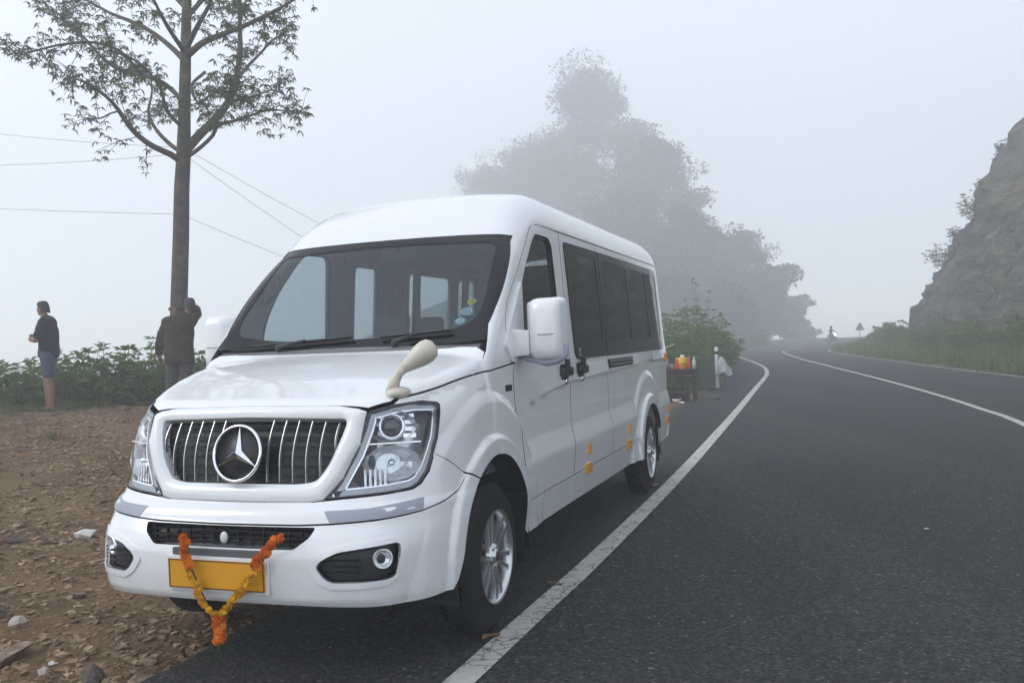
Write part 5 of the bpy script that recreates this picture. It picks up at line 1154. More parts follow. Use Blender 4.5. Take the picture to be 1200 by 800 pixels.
# ---------------------------------------------------------------- marigold garland tied to the bumper
def vw(x, y, z):
    c, s = math.cos(-R(19.6337)), math.sin(-R(19.6337)); return Vector((van.location.x + x * c - y * s, van.location.y + x * s + y * c, z))
MT['marigold'] = noise_mat('orange_marigold', [(.3, (.50, .085, .004)), (.7, (.92, .26, .012))], 90, 2, .8)
MT['marigold_y'] = noise_mat('yellow_marigold', [(.3, (.50, .20, .006)), (.7, (.90, .52, .02))], 90, 2, .8)
MT['stem_green'] = mat('dried_leaf_green', (.035, .045, .02), .9)
def flower_mesh(name, m, seed):
    rg = random.Random(seed); b = MB(); b.sphere((0, 0, 0), (.62, .62, .5), 10, 6)
    for ring, (ph, n) in enumerate(((-.2, 11), (.35, 10), (.8, 7), (1.25, 4))):
        for k in range(n):
            a = 2 * math.pi * (k + .5 * (ring % 2)) / n + rg.uniform(-.1, .1); d = Vector((math.cos(a) * math.cos(ph), math.sin(a) * math.cos(ph), math.sin(ph))); t = d.cross(Vector((0, 0, 1))).normalized(); u = t.cross(d)
            c = d * .55; w = .30 * rg.uniform(.85, 1.15); l = .48 * rg.uniform(.85, 1.1)
            b.add([c - t * w * .5, c + d * l - t * w * .9 + u * .10, c + d * (l + .06), c + d * l + t * w * .9 + u * .10, c + t * w * .5], [(0, 1, 2), (0, 2, 4), (2, 3, 4)])
    return b.mesh(name, m)
gar = empty('flower_garland', vw(.03, -1.02, .18), -R(19.6337)); tag(gar, 'orange and yellow marigold garland hanging in a V over the number plate', 'garland')
GL = lambda x, y, z: Vector((x - .03, y + 1.02, z - .18))
fo_m = [flower_mesh('flower', MT['marigold'], i) for i in range(3)]; fy_m = [flower_mesh('flower', MT['marigold_y'], 9 + i) for i in range(3)]
sL = [(-.126, .677), (-.124, .636), (-.125, .581), (-.119, .54), (-.109, .51), (-.096, .486), (-.079, .446), (-.06, .411), (-.04, .376), (-.009, .341), (.018, .332)]
sR = [(.366, .681), (.329, .653), (.297, .621), (.264, .593), (.24, .565), (.225, .538), (.207, .497), (.158, .446), (.121, .408), (.084, .365), (.051, .336)]
def strand(pts, orange_to):
    p = np.array(pts); s = arclen(p); n = int(s[-1] / .0205); b = MB(); b.tube([GL(x, -1.012, z) for x, z in pts], .0035, 6); b.build('string', MT['stem_green'], gar)
    for i in range(n):
        q = (i + 1.2) / n * s[-1]; x, z = np.interp(q, s, p[:, 0]), np.interp(q, s, p[:, 1]); f = q / s[-1]
        if orange_to < f < orange_to + .07: continue
        big = f <= orange_to
        for k in range(2):
            a = rng.uniform(0, 6.28); o = link('flower', rng.choice(fo_m if big else fy_m), gar); sz = (.0175 if big else .0135) * rng.uniform(.9, 1.12); off = .012 if big else .012
            o.location = GL(x + off * math.cos(a) * .9, -1.020 - off * abs(math.sin(a)) - .004, z + rng.uniform(-.006, .006)); o.rotation_euler = (rng.uniform(.6, 2.4), rng.uniform(-.6, .6), rng.uniform(0, 6.28)); o.scale = (sz, sz, sz)
    x, z = np.interp((orange_to + .035) * s[-1], s, p[:, 0]), np.interp((orange_to + .035) * s[-1], s, p[:, 1])
    b = MB()
    for k in range(9):
        a = k * .7; b.add([GL(x, -1.02, z), GL(x + .018 * math.cos(a), -1.03, z + .014 * math.sin(a)), GL(x + .012 * math.cos(a + .5), -1.035, z + .012 * math.sin(a + .5))], [(0, 1, 2)])
    b.build('leaf_knot', MT['stem_green'], gar)
strand(sL, .40); strand(sR, .40)
for i in range(7):
    z = .318 - i * .0165
    for k in range(3):
        a = k * 2.1 + i; o = link('flower', fo_m[(i + k) % 3], gar); o.location = GL(.030 + .013 * math.cos(a), -1.022 + .013 * math.sin(a), z); o.rotation_euler = (a, i, k); o.scale = (.0175,) * 3
b = MB()
for k in range(10):
    a = k * .63; b.tube([GL(.028, -1.02, .205), GL(.026 + .012 * math.cos(a), -1.02 + .012 * math.sin(a), .175), GL(.022 + .022 * math.cos(a), -1.02 + .02 * math.sin(a), .148 - .01 * (k % 3))], [.003, .0025, .001], 4)
b.build('tassel', MT['stem_green'], gar)

# ---------------------------------------------------------------- dry leaves and litter on the road
MT['dry'] = noise_mat('dry_leaf', [(.3, (.17, .085, .035)), (.7, (.30, .17, .075))], 40, 3, .8); MT['litter'] = mat('white_litter', (.72, .72, .70), .7); MT['dry_y'] = mat('yellow_leaf', (.48, .33, .05), .8)
def flat_leaf(x, y, l, w, rz, m, label, z=.006):
    b = MB(); n = 6; vs = []
    for i in range(n + 1):
        t = i / n; ww = w * math.sin(math.pi * (.06 + .9 * t)) ; vs += [(-l / 2 + l * t, -ww / 2, .010 * math.sin(t * 5) + .006), (-l / 2 + l * t, 0, .002 + .010 * math.sin(t * 5)), (-l / 2 + l * t, ww / 2, .012 * math.sin(t * 5 + .6) + .006)]
    b.add([(v[0], v[1], max(v[2], 0)) for v in vs], [(3 * i + k, 3 * i + 3 + k, 3 * i + 4 + k, 3 * i + 1 + k) for i in range(n) for k in range(2)], 0, True); o = b.build('dry_leaf', m, None, (x, y, z), (0, 0, rz)); tag(o, label, 'leaf')
flat_leaf(.205, 5.28, .10, .035, .2, MT['dry'], 'curled brown leaf on the white line beside the front wheel', .008)
flat_leaf(-.155, 4.385, .13, .065, .9, MT['dry'], 'larger dry brown leaf on the white line at the foot of the front tyre', .008)
flat_leaf(1.36, 8.62, .16, .035, .1, MT['dry_y'], 'thin yellow leaf on the asphalt near the rear wheel', .004)
def scrap(name, x, y, s, label, m):
    b = MB(); rg = random.Random(int(x * 100)); vs = [(rg.uniform(-1, 1) * s, rg.uniform(-.7, .7) * s, rg.uniform(0, .5) * s) for _ in range(7)]
    bm = bmesh.new(); [bm.verts.new(v) for v in vs]; bmesh.ops.convex_hull(bm, input=bm.verts[:]); me = bpy.data.meshes.new(name); bm.to_mesh(me); bm.free(); me.materials.append(m); o = link(name, me, None, (x, y, float(ground_z([(x, y)])[0]) + .01 if sdist(np.array([[x, y]]), le_c)[0][0] > 0 else .004)); tag(o, label, 'litter'); return o
scrap('paper_scrap', 2.857, 6.334, .025, 'tiny white scrap lying out on the asphalt lane', MT['litter'])
scrap('paper_scrap', 7.05, 29.8, .16, 'white scrap of litter by the road edge below the hanging bag', MT['litter'])
scrap('paper_scrap', 5.35, 24.9, .12, 'white litter on the dirt between the stall and the bag', MT['litter'])
scrap('paper_scrap', 3.55, 19.2, .10, 'white litter on the dirt in front of the stall table', MT['litter'])
scrap('paper_scrap', 2.95, 17.6, .08, 'white litter on the dirt nearest the rear of the minibus', MT['litter'])

# ---------------------------------------------------------------- roadside stall
MT['wood'] = noise_mat('dark_wood', [(.3, (.030, .022, .017)), (.7, (.085, .065, .05))], 14, 6, .85); MT['bamboo'] = mat('bamboo', (.48, .36, .12), .6)
st_x, st_y = 3.52, 20.0; sz0 = gz1(st_x, st_y)
tbl = empty('stall_table', (st_x, st_y, sz0), R(-15)); tag(tbl, 'rough dark wooden stall table behind the rear of the minibus', 'table')
for k in range(5):
    b = MB(); b.box((0, -.30 + k * .15, .70), (1.10, .138, .03), bev=.004); b.build('plank', MT['wood'], tbl)
for (x, y) in ((-.48, -.28), (.48, -.28), (-.48, .28), (.48, .28)):
    b = MB(); b.box((x, y, .335), (.075, .075, .70), bev=.006); b.build('leg', MT['wood'], tbl)
for y in (-.28, .28):
    b = MB(); b.box((0, y, .22), (.92, .04, .07)); b.build('rail', MT['wood'], tbl)
b = MB(); b.box((0, -.30, .655), (1.02, .03, .09)); b.build('apron', MT['wood'], tbl)
def on_tbl(x, y): v = Matrix.Rotation(R(-15), 3, 'Z') @ Vector((x, y, 0)); return (st_x + v.x, st_y + v.y, sz0 + .716)
def lathe_obj(name, prof, m, loc, label, cat, n=20):
    o = MB().lathe(prof, n).build(name, m, None, loc); tag(o, label, cat); return o
bk = empty('bucket', on_tbl(.24, -.05)); bk.scale = (.52, .52, .66); tag(bk, 'yellow and orange bucket standing on the stall table', 'bucket')
MB().lathe([(0, 0), (.15, 0), (.155, .01), (.175, .20), (.18, .21)], 24).build('lower_shell', mat('bucket_orange', (.72, .30, .03), .5), bk)
MB().lathe([(.18, .21), (.175, .36), (.17, .38), (0, .385)], 24).build('upper_shell', mat('bucket_yellow', (.80, .56, .03), .45), bk)
MB().lathe([(.09, .386), (.10, .44), (.05, .47), (0, .47)], 16).build('lid', MT['litter'], bk)
for (x, c, lb) in ((.02, (.62, .05, .03), 'red jar left of the yellow bucket on the stall table'), (.43, (.70, .10, .05), 'red jar right of the yellow bucket on the stall table')):
    j = empty('jar', on_tbl(.13 if x < .2 else .36, -.02)); j.scale = (.62, .62, .72); tag(j, lb, 'jar', 'red jars on the stall table'); MB().lathe([(0, 0), (.07, 0), (.08, .03), (.08, .26), (.06, .30)], 16).build('body', mat('jar_red', c, .4), j); MB().lathe([(.06, .30), (.062, .34), (0, .345)], 16).build('lid', mat('jar_lid', (.8, .3, .25), .5), j)
for i, (x, y, c) in enumerate(((-.12, .1, (.30, .34, .34)), (-.20, -.12, (.40, .50, .48)), (-.30, .0, (.36, .36, .34)), (.50, -.2, (.6, .62, .62)))):
    j = empty('bottle', on_tbl(x, y)); tag(j, ['pale plastic bottle nearest the red jar on the stall table', 'greenish bottle at the front of the stall table', 'whitish bottle by the dark pot on the stall table', 'small pale bottle at the right end of the stall table'][i], 'bottle'); MB().lathe([(0, 0), (.04, 0), (.042, .16), (.018, .21), (.018, .24)], 14).build('body', mat('bottle_pale', c, .25), j); MB().lathe([(.02, .24), (.02, .26), (0, .262)], 12).build('cap', MT['litter'], j)
o = lathe_obj('pot', [(0, 0), (.13, .0), (.17, .06), (.17, .22), (.15, .24), (.0, .25)], MT['black'], on_tbl(-.42, .05), 'dark round pot at the left end of the stall table', 'pot')
o = lathe_obj('plate', [(0, .012), (.15, .012), (.19, .04), (.195, .045), (.15, .0), (0, .0)], mat('plate_pink', (.42, .12, .14), .5), on_tbl(-.17, -.2), 'shallow pinkish red plate on the front edge of the stall table', 'plate')
for i, (a, b_) in enumerate((((2.6, 20.6, .78), (3.55, 20.7, 1.02)), ((2.6, 20.75, .86), (3.70, 20.6, 1.22)))):
    q = MB(); q.tube([(*a[:2], a[2]), (*b_[:2], b_[2])], .026, 8); q.tube([(a[0] + .25, a[1], gz1(a[0], a[1]) - .05), (a[0] + .25, a[1] + .02, a[2] + .04)], .024, 8); tag(q.build('bamboo_pole', MT['bamboo']), ['lower yellow bamboo pole leaning behind the stall table', 'upper yellow bamboo pole leaning behind the stall table'][i], 'pole')
cr = empty('crate', (st_x + .05, st_y - .05, sz0)); tag(cr, 'low dark crate on the ground under the stall table', 'crate')
for k in range(3):
    for y in (-.18, .18): q = MB(); q.box((0, y, .06 + k * .09), (.55, .02, .07)); q.build('slat', MT['wood'], cr)
    for x in (-.265, .265): q = MB(); q.box((x, 0, .06 + k * .09), (.02, .36, .07)); q.build('slat', MT['wood'], cr)
q = MB(); q.box((0, 0, .02), (.55, .36, .02)); q.build('bottom', MT['wood'], cr)
bs = empty('bowl', (st_x + .02, st_y - .30, sz0)); bs.scale = (.6, .6, .7); tag(bs, 'whitish bowl on the ground in front of the stall crate', 'bowl'); MB().lathe([(0, .01), (.10, .01), (.17, .10), (.18, .11), (.11, 0), (0, 0)], 18).build('shell', MT['litter'], bs)
one_stone(4.35, 19.75, .20, MT['stone_dark'], 'dark stone block propping the right foot of the stall table', 33, .8)
for i, (x, y, zz, sx_, sy_, sz_, c, lb) in enumerate(((-.36, -.15, 0, .12, .10, .09, (.30, .27, .22), 'small cardboard box on the stall table by the dark pot'), (.47, .12, 0, .10, .12, .14, (.10, .16, .12), 'dark green tin at the right end of the stall table'), (-.02, .16, 0, .16, .10, .10, (.45, .40, .34), 'pale packet behind the red plate on the stall table'))):
    q = MB(); q.box((0, 0, sz_ / 2), (sx_, sy_, sz_), bev=.008); q.box((0, 0, sz_ + .002), (sx_ * .8, sy_ * .25, .004)); o = q.build('box' if i != 1 else 'tin', mat('packet', c, .7), None, on_tbl(x, y), (0, 0, i)); tag(o, lb, 'box' if i != 1 else 'tin')
# green sheet, marker post and the white bag hung on it
q = MB(); q.box((0, 0, .45), (.42, .02, .80)); q.box((-.2, 0, .3), (.03, .03, .9)); q.box((.2, 0, .3), (.03, .03, .9)); o = q.build('sheet_panel', mat('grey_green_sheet', (.075, .10, .085), .7), None, (5.0, 23.4, gz1(5.0, 23.4)), (0, 0, .2)); tag(o, 'grey green sheet panel standing between the stall and the white bag', 'panel')
ps = empty('marker_post', (5.42, 24.0, gz1(5.42, 24.0))); tag(ps, 'short white roadside marker post with black band', 'post')
MB().lathe([(.05, -.1), (.05, .90)], 14).build('shaft', MT['litter'], ps); MB().lathe([(.0515, .92), (.0515, 1.0)], 14).build('band', MT['black'], ps); MB().lathe([(.05, .90), (.05, 1.07), (.035, 1.11), (0, 1.12)], 14).build('cap', MT['litter'], ps)
bag = MB(); n, mrows = 18, 10; vs = []
for j in range(mrows):
    t = j / (mrows - 1); r_ = .05 + .26 * t ** .8
    for i in range(n):
        a = 2 * math.pi * i / n; rr = r_ * .62 * (1 + .28 * math.sin(a * 4 + j) * t + .08 * math.sin(a * 7 + 2 * j)); vs.append((.06 * t + rr * math.cos(a), rr * .55 * math.sin(a) - .02, .86 - .46 * t + .06 * math.sin(a * 3 + 1) * t))
bag.add(vs, [(j * n + i, j * n + (i + 1) % n, (j + 1) * n + (i + 1) % n, (j + 1) * n + i) for j in range(mrows - 1) for i in range(n)], 0, True)
tag(bag.build('plastic_bag', mat('bag_white', (.52, .58, .56), .45), None, (5.50, 23.86, gz1(5.42, 24))), 'crumpled white plastic bag hanging from the marker post', 'bag')

# ---------------------------------------------------------------- warning sign and motorcycle far down the road
p = px(1008, 400, 92); sx, sy = p[0], p[1]; szz = gz1(sx, sy)
sg = empty('warning_sign', (sx, sy, szz)); tag(sg, 'triangular warning sign on a post beside the far bend', 'sign')
MB().tube([(0, 0, -.2), (0, 0, 1.75)], .04, 10).build('post', mat('post_grey', (.12, .12, .12), .6), sg)
Mz = Matrix.Translation((0, -.06, 1.25)) @ Matrix.Rotation(R(90), 4, 'X'); tri_ = [(-.48, 0), (.48, 0), (0, .84)]
MB().prism(tri_, -.015, .015, M=Mz).build('plate', mat('sign_red', (.10, .10, .09), .5), sg); MB().prism([(-.28, .11), (.28, .11), (0, .60)], .016, .022, M=Mz).build('face', mat('sign_face', (.20, .21, .19), .5), sg)
"""motorcycle with rider, seen head on"""
p = px(975.5, 405, 86); mxx, myy = 25.4, 72.0; k = 86
mxx, myy = float(px(975.5, 405, 88)[0]), 88.0
mc = empty('motorcycle', (mxx, myy, 0), R(14)); tag(mc, 'small motorcycle with headlight coming round the far bend', 'motorcycle')
for y in (-.62, .62): MB().lathe([(.30 + .05 * math.cos(t), .05 * math.sin(t)) for t in np.linspace(0, 2 * math.pi, 9)[:-1]], 24, closed=True, M=Matrix.Translation((0, y, .35)) @ Matrix.Rotation(R(90), 4, 'Y')).build('wheel', MT['rubber'], mc)
MB().tube([(0, -.62, .35), (0, -.45, .95)], .035, 8).tube([(-.35, -.38, 1.02), (.35, -.38, 1.02)], .02, 8).build('fork', MT['chrome'], mc); MB().box((0, 0, .72), (.26, .7, .28), bev=.08).build('tank', mat('tank_dark', (.05, .05, .06), .3), mc); MB().box((0, .42, .80), (.26, .6, .10), bev=.04).build('seat', MT['black'], mc); MB().box((0, .05, .42), (.28, .45, .3), bev=.05).build('engine', MT['darkchrome'], mc)
hlm = mat('headlight_on', (.9, .9, .9), .2); hb2 = hlm.node_tree.nodes['Principled BSDF']; hb2.inputs['Emission Color'].default_value = (1, .97, .9, 1); hb2.inputs['Emission Strength'].default_value = 6.0
MB().lathe([(0, .03), (.07, .02), (.09, -.06), (0, -.10)], 16, M=Matrix.Translation((0, -.56, .92)) @ Matrix.Rotation(R(90), 4, 'X')).build('headlight', hlm, mc)
# ---------------------------------------------------------------- people
def skin_mesh(name, joints, edges, mats, parent, root=0, sub=2, loc=None, vox=.0125, cloth=0.0):
    """one continuous surface: tapered limbs and ellipse-section trunk fused into one skin; joints: (x, y, z, r or (rx, ry))"""
    b = MB(); rad = lambda j: j[3] if hasattr(j[3], '__len__') else (j[3], j[3])
    for j in joints:
        r = rad(j); b.sphere(j[:3], (r[0], r[1], .045 if hasattr(j[3], '__len__') and max(r) > .1 else (r[0] + r[1]) / 2), 14, 10)
    for i, k in edges:
        A, B = Vector(joints[i][:3]), Vector(joints[k][:3]); ra, rb = rad(joints[i]), rad(joints[k]); d = B - A
        if d.length < 1e-6: continue
        n, st = 14, 3; vs = []
        vert = abs(d.normalized().z) > .55
        if not vert: q = d.to_track_quat('Z', 'Y'); u, v = q @ Vector((1, 0, 0)), q @ Vector((0, 1, 0))
        for t in range(st + 1):
            f = t / st; c = A + d * f; rx, ry = ra[0] + (rb[0] - ra[0]) * f, ra[1] + (rb[1] - ra[1]) * f; m_ = (rx + ry) / 2
            for h in range(n):
                a_ = 2 * math.pi * h / n; vs.append(c + (Vector((rx * math.cos(a_), ry * math.sin(a_), 0)) if vert else (u * math.cos(a_) + v * math.sin(a_)) * m_))
        fs = [(t * n + h, t * n + (h + 1) % n, (t + 1) * n + (h + 1) % n, (t + 1) * n + h) for t in range(st) for h in range(n)] + [tuple(range(n))[::-1], tuple(st * n + h for h in range(n))]
        if vert and d.z < 0: fs = [f_[::-1] for f_ in fs]
        b.add(vs, fs, 0, True)
    ob = b.build(name, mats, parent); md = ob.modifiers.new('r', 'REMESH'); md.mode = 'VOXEL'; md.voxel_size = vox; sm = ob.modifiers.new('s', 'SMOOTH'); sm.factor = .5; sm.iterations = 3
    dg = bpy.context.evaluated_depsgraph_get(); dg.update(); m2 = bpy.data.meshes.new_from_object(ob.evaluated_get(dg)); old = ob.data; ob.modifiers.clear(); ob.data = m2; m2.name = name; bpy.data.meshes.remove(old)
    m2.materials.clear(); m2.materials.append(mats)
    if cloth:
        no = [v.normal.copy() for v in m2.vertices]
        for v, n_ in zip(m2.vertices, no): v.co += n_ * (cloth * mn.ridged_multi_fractal(Vector((v.co.x * 9, v.co.y * 9, v.co.z * 5 + v.co.x * 6)), 1, 2, 3, 1, 2) - cloth * .9)
    for p_ in m2.polygons: p_.use_smooth = True
    if loc is not None: ob.location = loc
    return ob
MT['skin'] = noise_mat('brown_skin', [(.3, (.20, .105, .068)), (.7, (.27, .15, .098))], 12, 4, .6)
MT['hair'] = mat('black_hair', (.012, .010, .009), .65); MT['navy'] = noise_mat('dark_navy_cotton', [(.3, (.010, .013, .021)), (.7, (.020, .025, .036))], 14, 5, .95, .4, 22); MT['denim'] = noise_mat('blue_grey_shorts', [(.3, (.030, .050, .078)), (.7, (.060, .088, .125))], 16, 5, .95, .4, 24)
MT['brown_jacket'] = noise_mat('olive_brown_jacket', [(.3, (.026, .020, .013)), (.7, (.055, .043, .029))], 10, 6, .95, .6, 20); MT['grey_trouser'] = noise_mat('grey_trousers', [(.3, (.045, .043, .042)), (.7, (.085, .082, .078))], 12, 5, .95, .5, 20); MT['sandal'] = mat('dark_sandal', (.02, .014, .012), .7)
def chain(J, E, pts, start=None):
    """append a chain of joints; returns index of the last"""
    prev = start
    for p_ in pts:
        J.append(p_); i = len(J) - 1
        if prev is not None: E.append((prev, i))
        prev = i
    return prev
def head(J, E, neck_i, c, f, tilt=0.0):
    """skull, jaw, nose and ears on top of a neck joint; c = skull centre, f = facing direction"""
    f = Vector(f).normalized(); c = Vector(c); s = f.cross(Vector((0, 0, 1))).normalized(); u = Vector((0, 0, 1))
    fx, fy = f.x ** 2, f.y ** 2; P = lambda v, r: (v.x, v.y, v.z, r if not hasattr(r, '__len__') else (r[1] * fx + r[0] * fy, r[1] * fy + r[0] * fx))
    j0 = chain(J, E, [P(c - u * .070 + f * .012, (.048, .056)), P(c - u * .028 + f * .012, (.062, .074)), P(c + u * .028 - f * .004, (.068, .082)), P(c + u * .055 - f * .010, (.056, .066))], neck_i); mid = j0 - 2
    chain(J, E, [P(c - u * .022 + f * .080, .014), P(c - u * .028 + f * .098, .011)], mid)      # nose
    chain(J, E, [P(c - u * .080 + f * .058, .024)], mid - 1)                                   # chin
    for k in (1, -1): chain(J, E, [P(c - u * .012 + s * k * .066 - f * .008, .018), P(c - u * .006 + s * k * .080 - f * .016, .014)], mid)
def face_bits(parent, c, f):
    f = Vector(f).normalized(); c = Vector(c); s = f.cross(Vector((0, 0, 1))).normalized(); u = Vector((0, 0, 1))
    b = MB()
    for k in (1, -1): b.sphere(c + u * .004 + f * .074 + s * k * .030, .010, 8, 6); b.tube([c + u * .026 + f * .082 + s * k * .014, c + u * .030 + f * .079 + s * k * .030, c + u * .024 + f * .068 + s * k * .046], .0045, 5)
    b.build('eye', MT['hair'], parent); b = MB(); b.tube([c - u * .056 + f * .078 - s * .022, c - u * .058 + f * .086, c - u * .056 + f * .078 + s * .022], [.004, .007, .004], 6); b.build('mouth', mat('lips', (.20, .075, .06), .6), parent)
def hair_cap(parent, c, f, low=-.02):
    f = Vector(f).normalized(); c = Vector(c); b = MB(); n, m_ = 24, 12; vs, fs = [], []; s = f.cross(Vector((0, 0, 1))).normalized(); u = Vector((0, 0, 1))
    for j in range(m_ + 1):
        for i in range(n):
            a = 2 * math.pi * i / n; fr = math.cos(a); zmin = low + .082 * max(fr, 0) ** .8 - .055 * max(-fr, 0); th = j / m_; top = .124; ang = th * math.pi / 2
            zz = zmin + (top - zmin) * math.sin(ang); rr = math.cos(ang) ** .55 if j < m_ else .0; w = .004 * math.sin(i * 5 + j * 3)
            v = c + f * (fr * (.098 + w) * rr - .010) + s * (math.sin(a) * (.084 + w) * rr) + u * zz; vs.append(v)
    fs = [(j * n + i, j * n + (i + 1) % n, (j + 1) * n + (i + 1) % n, (j + 1) * n + i) for j in range(m_) for i in range(n)]; b.add(vs, fs, 0, True); return b.build('hair', MT['hair'], parent)
def fingers(J, E, wrist, d, side, curl, L=.085):
    """palm and five fingers from a wrist joint"""
    d = Vector(d).normalized(); side = Vector(side).normalized(); curl = Vector(curl).normalized(); w = Vector(J[wrist][:3]); P = lambda v, r: (v.x, v.y, v.z, r)
    palm = chain(J, E, [P(w + d * .045, (.034, .018)), P(w + d * .085, (.036, .016))], wrist)
    for k, l in ((-1.5, .82), (-.5, 1.0), (.5, .95), (1.5, .75)):
        b0 = w + d * .095 + side * k * .019; chain(J, E, [P(b0, .0095), P(b0 + d * .040 * l + curl * .008, .0088), P(b0 + d * .062 * l + curl * .028, .008), P(b0 + d * .066 * l + curl * .046, .007)], palm)
    t0 = w + d * .03 - side * .036; chain(J, E, [P(t0, .011), P(t0 + d * .034 - side * .016 + curl * .012, .010), P(t0 + d * .060 - side * .012 + curl * .026, .008)], palm - 1)

def person_shorts():
    x, y = -7.47, 14.45; z = gz1(x, y) + .01
    root = empty('person', (x, y, z), R(8)); tag(root, 'person in dark shirt and blue shorts standing with folded arms on the slope', 'person')
    J, E = [], []; f = Vector((-1, 0, 0))
    J.append((.045, 0, .96, (.13, .12)))                                                         # pelvis, root
    ch = chain(J, E, [(.055, 0, 1.12, (.125, .135)), (.050, 0, 1.28, (.125, .16)), (.040, 0, 1.40, (.105, .15)), (.022, 0, 1.475, .060), (.006, 0, 1.525, .056)], 0); chest = ch - 2
    head(J, E, ch, (-.012, 0, 1.635), (-1, .12, -.02))
    for k in (1, -1):
        q_ = -.055 * k; a = chain(J, E, [(.045 + q_ * .2, k * .080, .87, .080), (.035 + q_ * .6, k * .098, .70, .078), (.020 + q_, k * .098, .50, .056), (.045 + q_, k * .098, .34, .060), (.040 + q_, k * .095, .10, .038), (.055 + q_, k * .095, .045, .034)], 0); chain(J, E, [(-.04 + q_, k * .10, .032, (.032, .026)), (-.12 + q_, k * .105, .024, (.038, .020)), (-.16 + q_, k * .105, .020, (.030, .014))], a)
        sh = chain(J, E, [(.045, k * .185, 1.395, .066), (.005, k * .235, 1.25, .052), (-.055, k * .235, 1.135, .046)], chest); wr = chain(J, E, [(-.155, k * .13, 1.165 + .02 * k, .040), (-.215, k * .02, 1.185 + .025 * k, .030)], sh)
        fingers(J, E, wr, (.12, -k * .95, .12), (0, 0, 1), (1, 0, 0)) if k < 0 else None
    body = skin_mesh('body', J, E, MT['skin'], root); c = (-.012, 0, 1.635); hair_cap(root, c, (-1, .12, 0)); face_bits(root, c, (-1, .12, 0))
    J, E = [], []; J.append((.050, 0, .875, (.158, .176))); ch = chain(J, E, [(.060, 0, 1.10, (.150, .165)), (.056, 0, 1.27, (.152, .185)), (.046, 0, 1.38, (.128, .178)), (.030, 0, 1.455, (.078, .092))], 0)
    for k in (1, -1): chain(J, E, [(.045, k * .185, 1.395, .084), (.015, k * .228, 1.285, .078), (-.010, k * .242, 1.215, .074)], ch - 1)
    skin_mesh('shirt', J, E, MT['navy'], root, cloth=0.007)
    J, E = [], []; J.append((.045, 0, .965, (.150, .164))); chain(J, E, [(.048, 0, 1.03, (.142, .158))], 0)
    for k in (1, -1): chain(J, E, [(.042 - .015 * k, k * .095, .86, (.110, .104)), (.034 - .033 * k, k * .103, .72, (.096, .096)), (.028 - .046 * k, k * .106, .60, (.090, .092))], 0)
    skin_mesh('shorts', J, E, MT['denim'], root, cloth=0.007)
    for k in (1, -1):
        b = MB(); q_ = -.055 * k; b.box((-.055 + q_, k * .102, .006), (.27, .092, .014), bev=.004); b.tube([(-.10 + q_, k * .102 - .044, .012), (-.085 + q_, k * .102, .058), (-.10 + q_, k * .102 + .044, .012)], .008, 6); b.build('sandal', MT['sandal'], root)
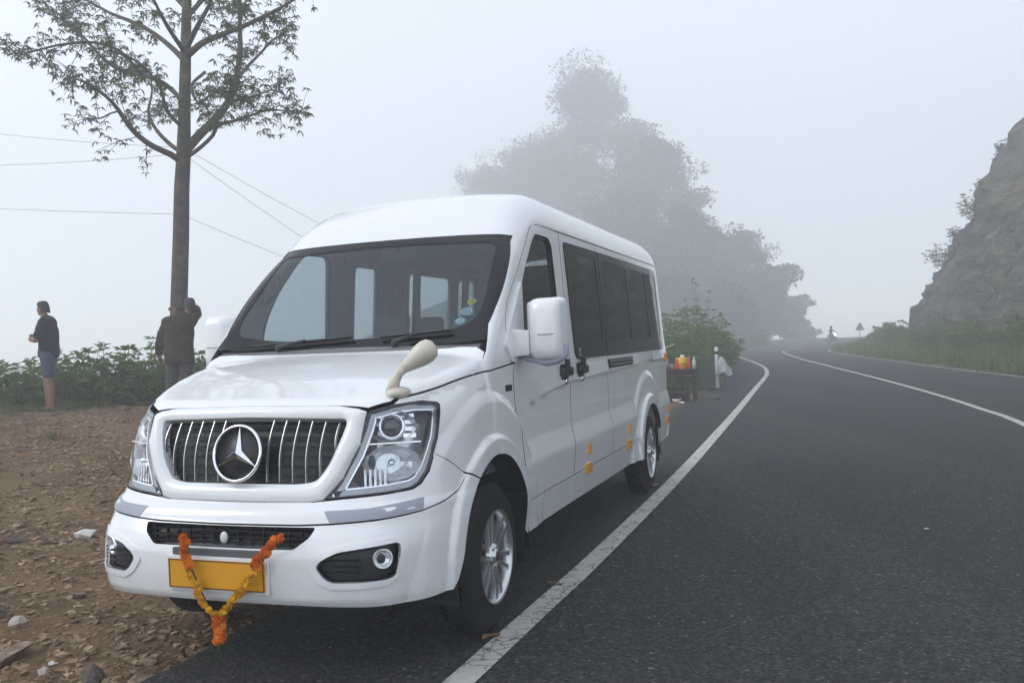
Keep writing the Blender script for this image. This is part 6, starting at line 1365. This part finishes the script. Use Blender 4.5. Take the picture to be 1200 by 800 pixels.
def person_jacket():
    x, y = -5.14, 14.0; z = gz1(x, y) + .01
    root = empty('person', (x, y, z), 0); tag(root, 'person in brown jacket and grey trousers holding a hand to the face beside the tree', 'person')
    # back turned to the lens, weight on one leg, head leaning to the right, right forearm lifted across to the face
    J, E = [], []; J.append((-.02, 0, .96, (.14, .12)))
    ch = chain(J, E, [(-.025, 0, 1.12, (.135, .12)), (-.01, 0, 1.28, (.165, .12)), (.02, .0, 1.42, (.16, .11)), (.085, .03, 1.50, .062), (.115, .045, 1.545, .058)], 0); chest = ch - 2; c = (.148, .06, 1.655)
    head(J, E, ch, c, (-.75, .66, -.05))
    for k in (1, -1):
        a = chain(J, E, [(-.02 + k * .095, 0, .90, .10), (-.03 + k * .11, -.01 * k, .70, .085), (-.04 + k * .12, -.02, .50, .062), (-.045 + k * .125, .02, .32, .064), (-.05 + k * .13, .03, .10, .042), (-.05 + k * .13, .035, .05, .040)], 0); chain(J, E, [(-.055 + k * .135, .12, .035, (.036, .028)), (-.06 + k * .14, .19, .025, (.036, .020))], a)
    # hanging left arm
    sh = chain(J, E, [(-.185, 0, 1.40, .068), (-.265, .0, 1.24, .054), (-.315, .0, 1.08, .046)], chest); wr = chain(J, E, [(-.345, .04, .96, .040), (-.360, .07, .86, .032)], sh); fingers(J, E, wr, (-.05, .25, -.95), (0, 1, .2), (.6, .6, 0))
    # raised right arm, elbow out to the left of the head
    sh = chain(J, E, [(.185, .0, 1.41, .066), (.235, .10, 1.52, .054)], chest); el = chain(J, E, [(.20, .16, 1.60, .048), (.06, .20, 1.605, .042), (-.05, .16, 1.60, .034)], sh); fingers(J, E, el, (-.95, -.1, .1), (0, 0, 1), (0, -1, 0))
    skin_mesh('body', J, E, MT['skin'], root); hair_cap(root, c, (-.75, .66, 0), -.03); face_bits(root, c, (-.75, .66, 0))
    J, E = [], []; J.append((-.02, 0, .78, (.235, .175))); ch = chain(J, E, [(-.025, 0, 1.05, (.220, .165)), (-.01, 0, 1.25, (.228, .165)), (.015, 0, 1.40, (.205, .145)), (.06, .02, 1.475, (.10, .09))], 0)
    chain(J, E, [(-.185, 0, 1.40, .092), (-.270, 0, 1.23, .080), (-.318, 0, 1.07, .070), (-.345, .04, .95, .060)], ch - 1); chain(J, E, [(.185, 0, 1.41, .090), (.235, .10, 1.52, .080), (.20, .16, 1.595, .072), (.06, .20, 1.60, .066), (-.04, .16, 1.60, .058)], ch - 1)
    skin_mesh('jacket', J, E, MT['brown_jacket'], root, cloth=0.012)
    J, E = [], []; J.append((-.02, 0, .97, (.160, .135)))
    for k in (1, -1): chain(J, E, [(-.02 + k * .095, 0, .88, .118), (-.03 + k * .11, -.01 * k, .70, .104), (-.04 + k * .12, -.02, .50, .086), (-.045 + k * .125, .02, .30, .080), (-.05 + k * .13, .03, .09, .070)], 0)
    skin_mesh('trousers', J, E, MT['grey_trouser'], root, cloth=0.007)
    for k in (1, -1): b = MB(); b.box((-.058 + k * .137, .10, .022), (.10, .28, .045), bev=.02); b.build('shoe', MT['sandal'], root)
def person_rider():
    root = empty('person', (mxx, myy, 0), R(14)); tag(root, 'tiny rider in dark clothes sitting on the far motorcycle', 'person')
    J, E = [], []; J.append((0, .28, .92, (.15, .13))); ch = chain(J, E, [(0, .22, 1.12, (.16, .12)), (0, .16, 1.32, (.18, .12)), (0, .13, 1.45, .07), (0, .11, 1.56, (.085, .10)), (0, .11, 1.66, (.08, .09))], 0)
    for k in (1, -1): chain(J, E, [(k * .20, .12, 1.36, .06), (k * .30, -.08, 1.18, .05), (k * .30, -.34, 1.05, .04)], ch - 3); chain(J, E, [(k * .17, .10, .88, .09), (k * .21, -.10, .74, .07), (k * .20, .02, .42, .055), (k * .20, -.05, .36, .045)], 0)
    skin_mesh('body', J, E, mat('rider_dark', (.03, .03, .035), .8), root, vox=.03); b = MB(); b.sphere((0, .11, 1.62), (.125, .14, .135), 14, 10); b.build('helmet', mat('helmet_dark', (.04, .04, .045), .25), root)
person_shorts(); person_jacket(); person_rider()
# ---------------------------------------------------------------- the mist: one even closed box round the whole place
MT['haze'] = bpy.data.materials.new('mist'); m = MT['haze']; m.use_nodes = True; m.node_tree.nodes.clear()
_o = nd(m, 'ShaderNodeOutputMaterial'); _v = nd(m, 'ShaderNodeVolumePrincipled'); _v.inputs['Color'].default_value = (.975, .985, 1.0, 1); _v.inputs['Density'].default_value = .0085; _v.inputs['Anisotropy'].default_value = .3
ln(m, _v.outputs[0], _o.inputs['Volume'])
b = MB(); b.box((0, 80, 14), (290, 256, 78)); hz = b.build('haze', MT['haze']); tag(hz, 'pale grey mountain mist filling the whole valley and road', 'mist', kind='stuff')
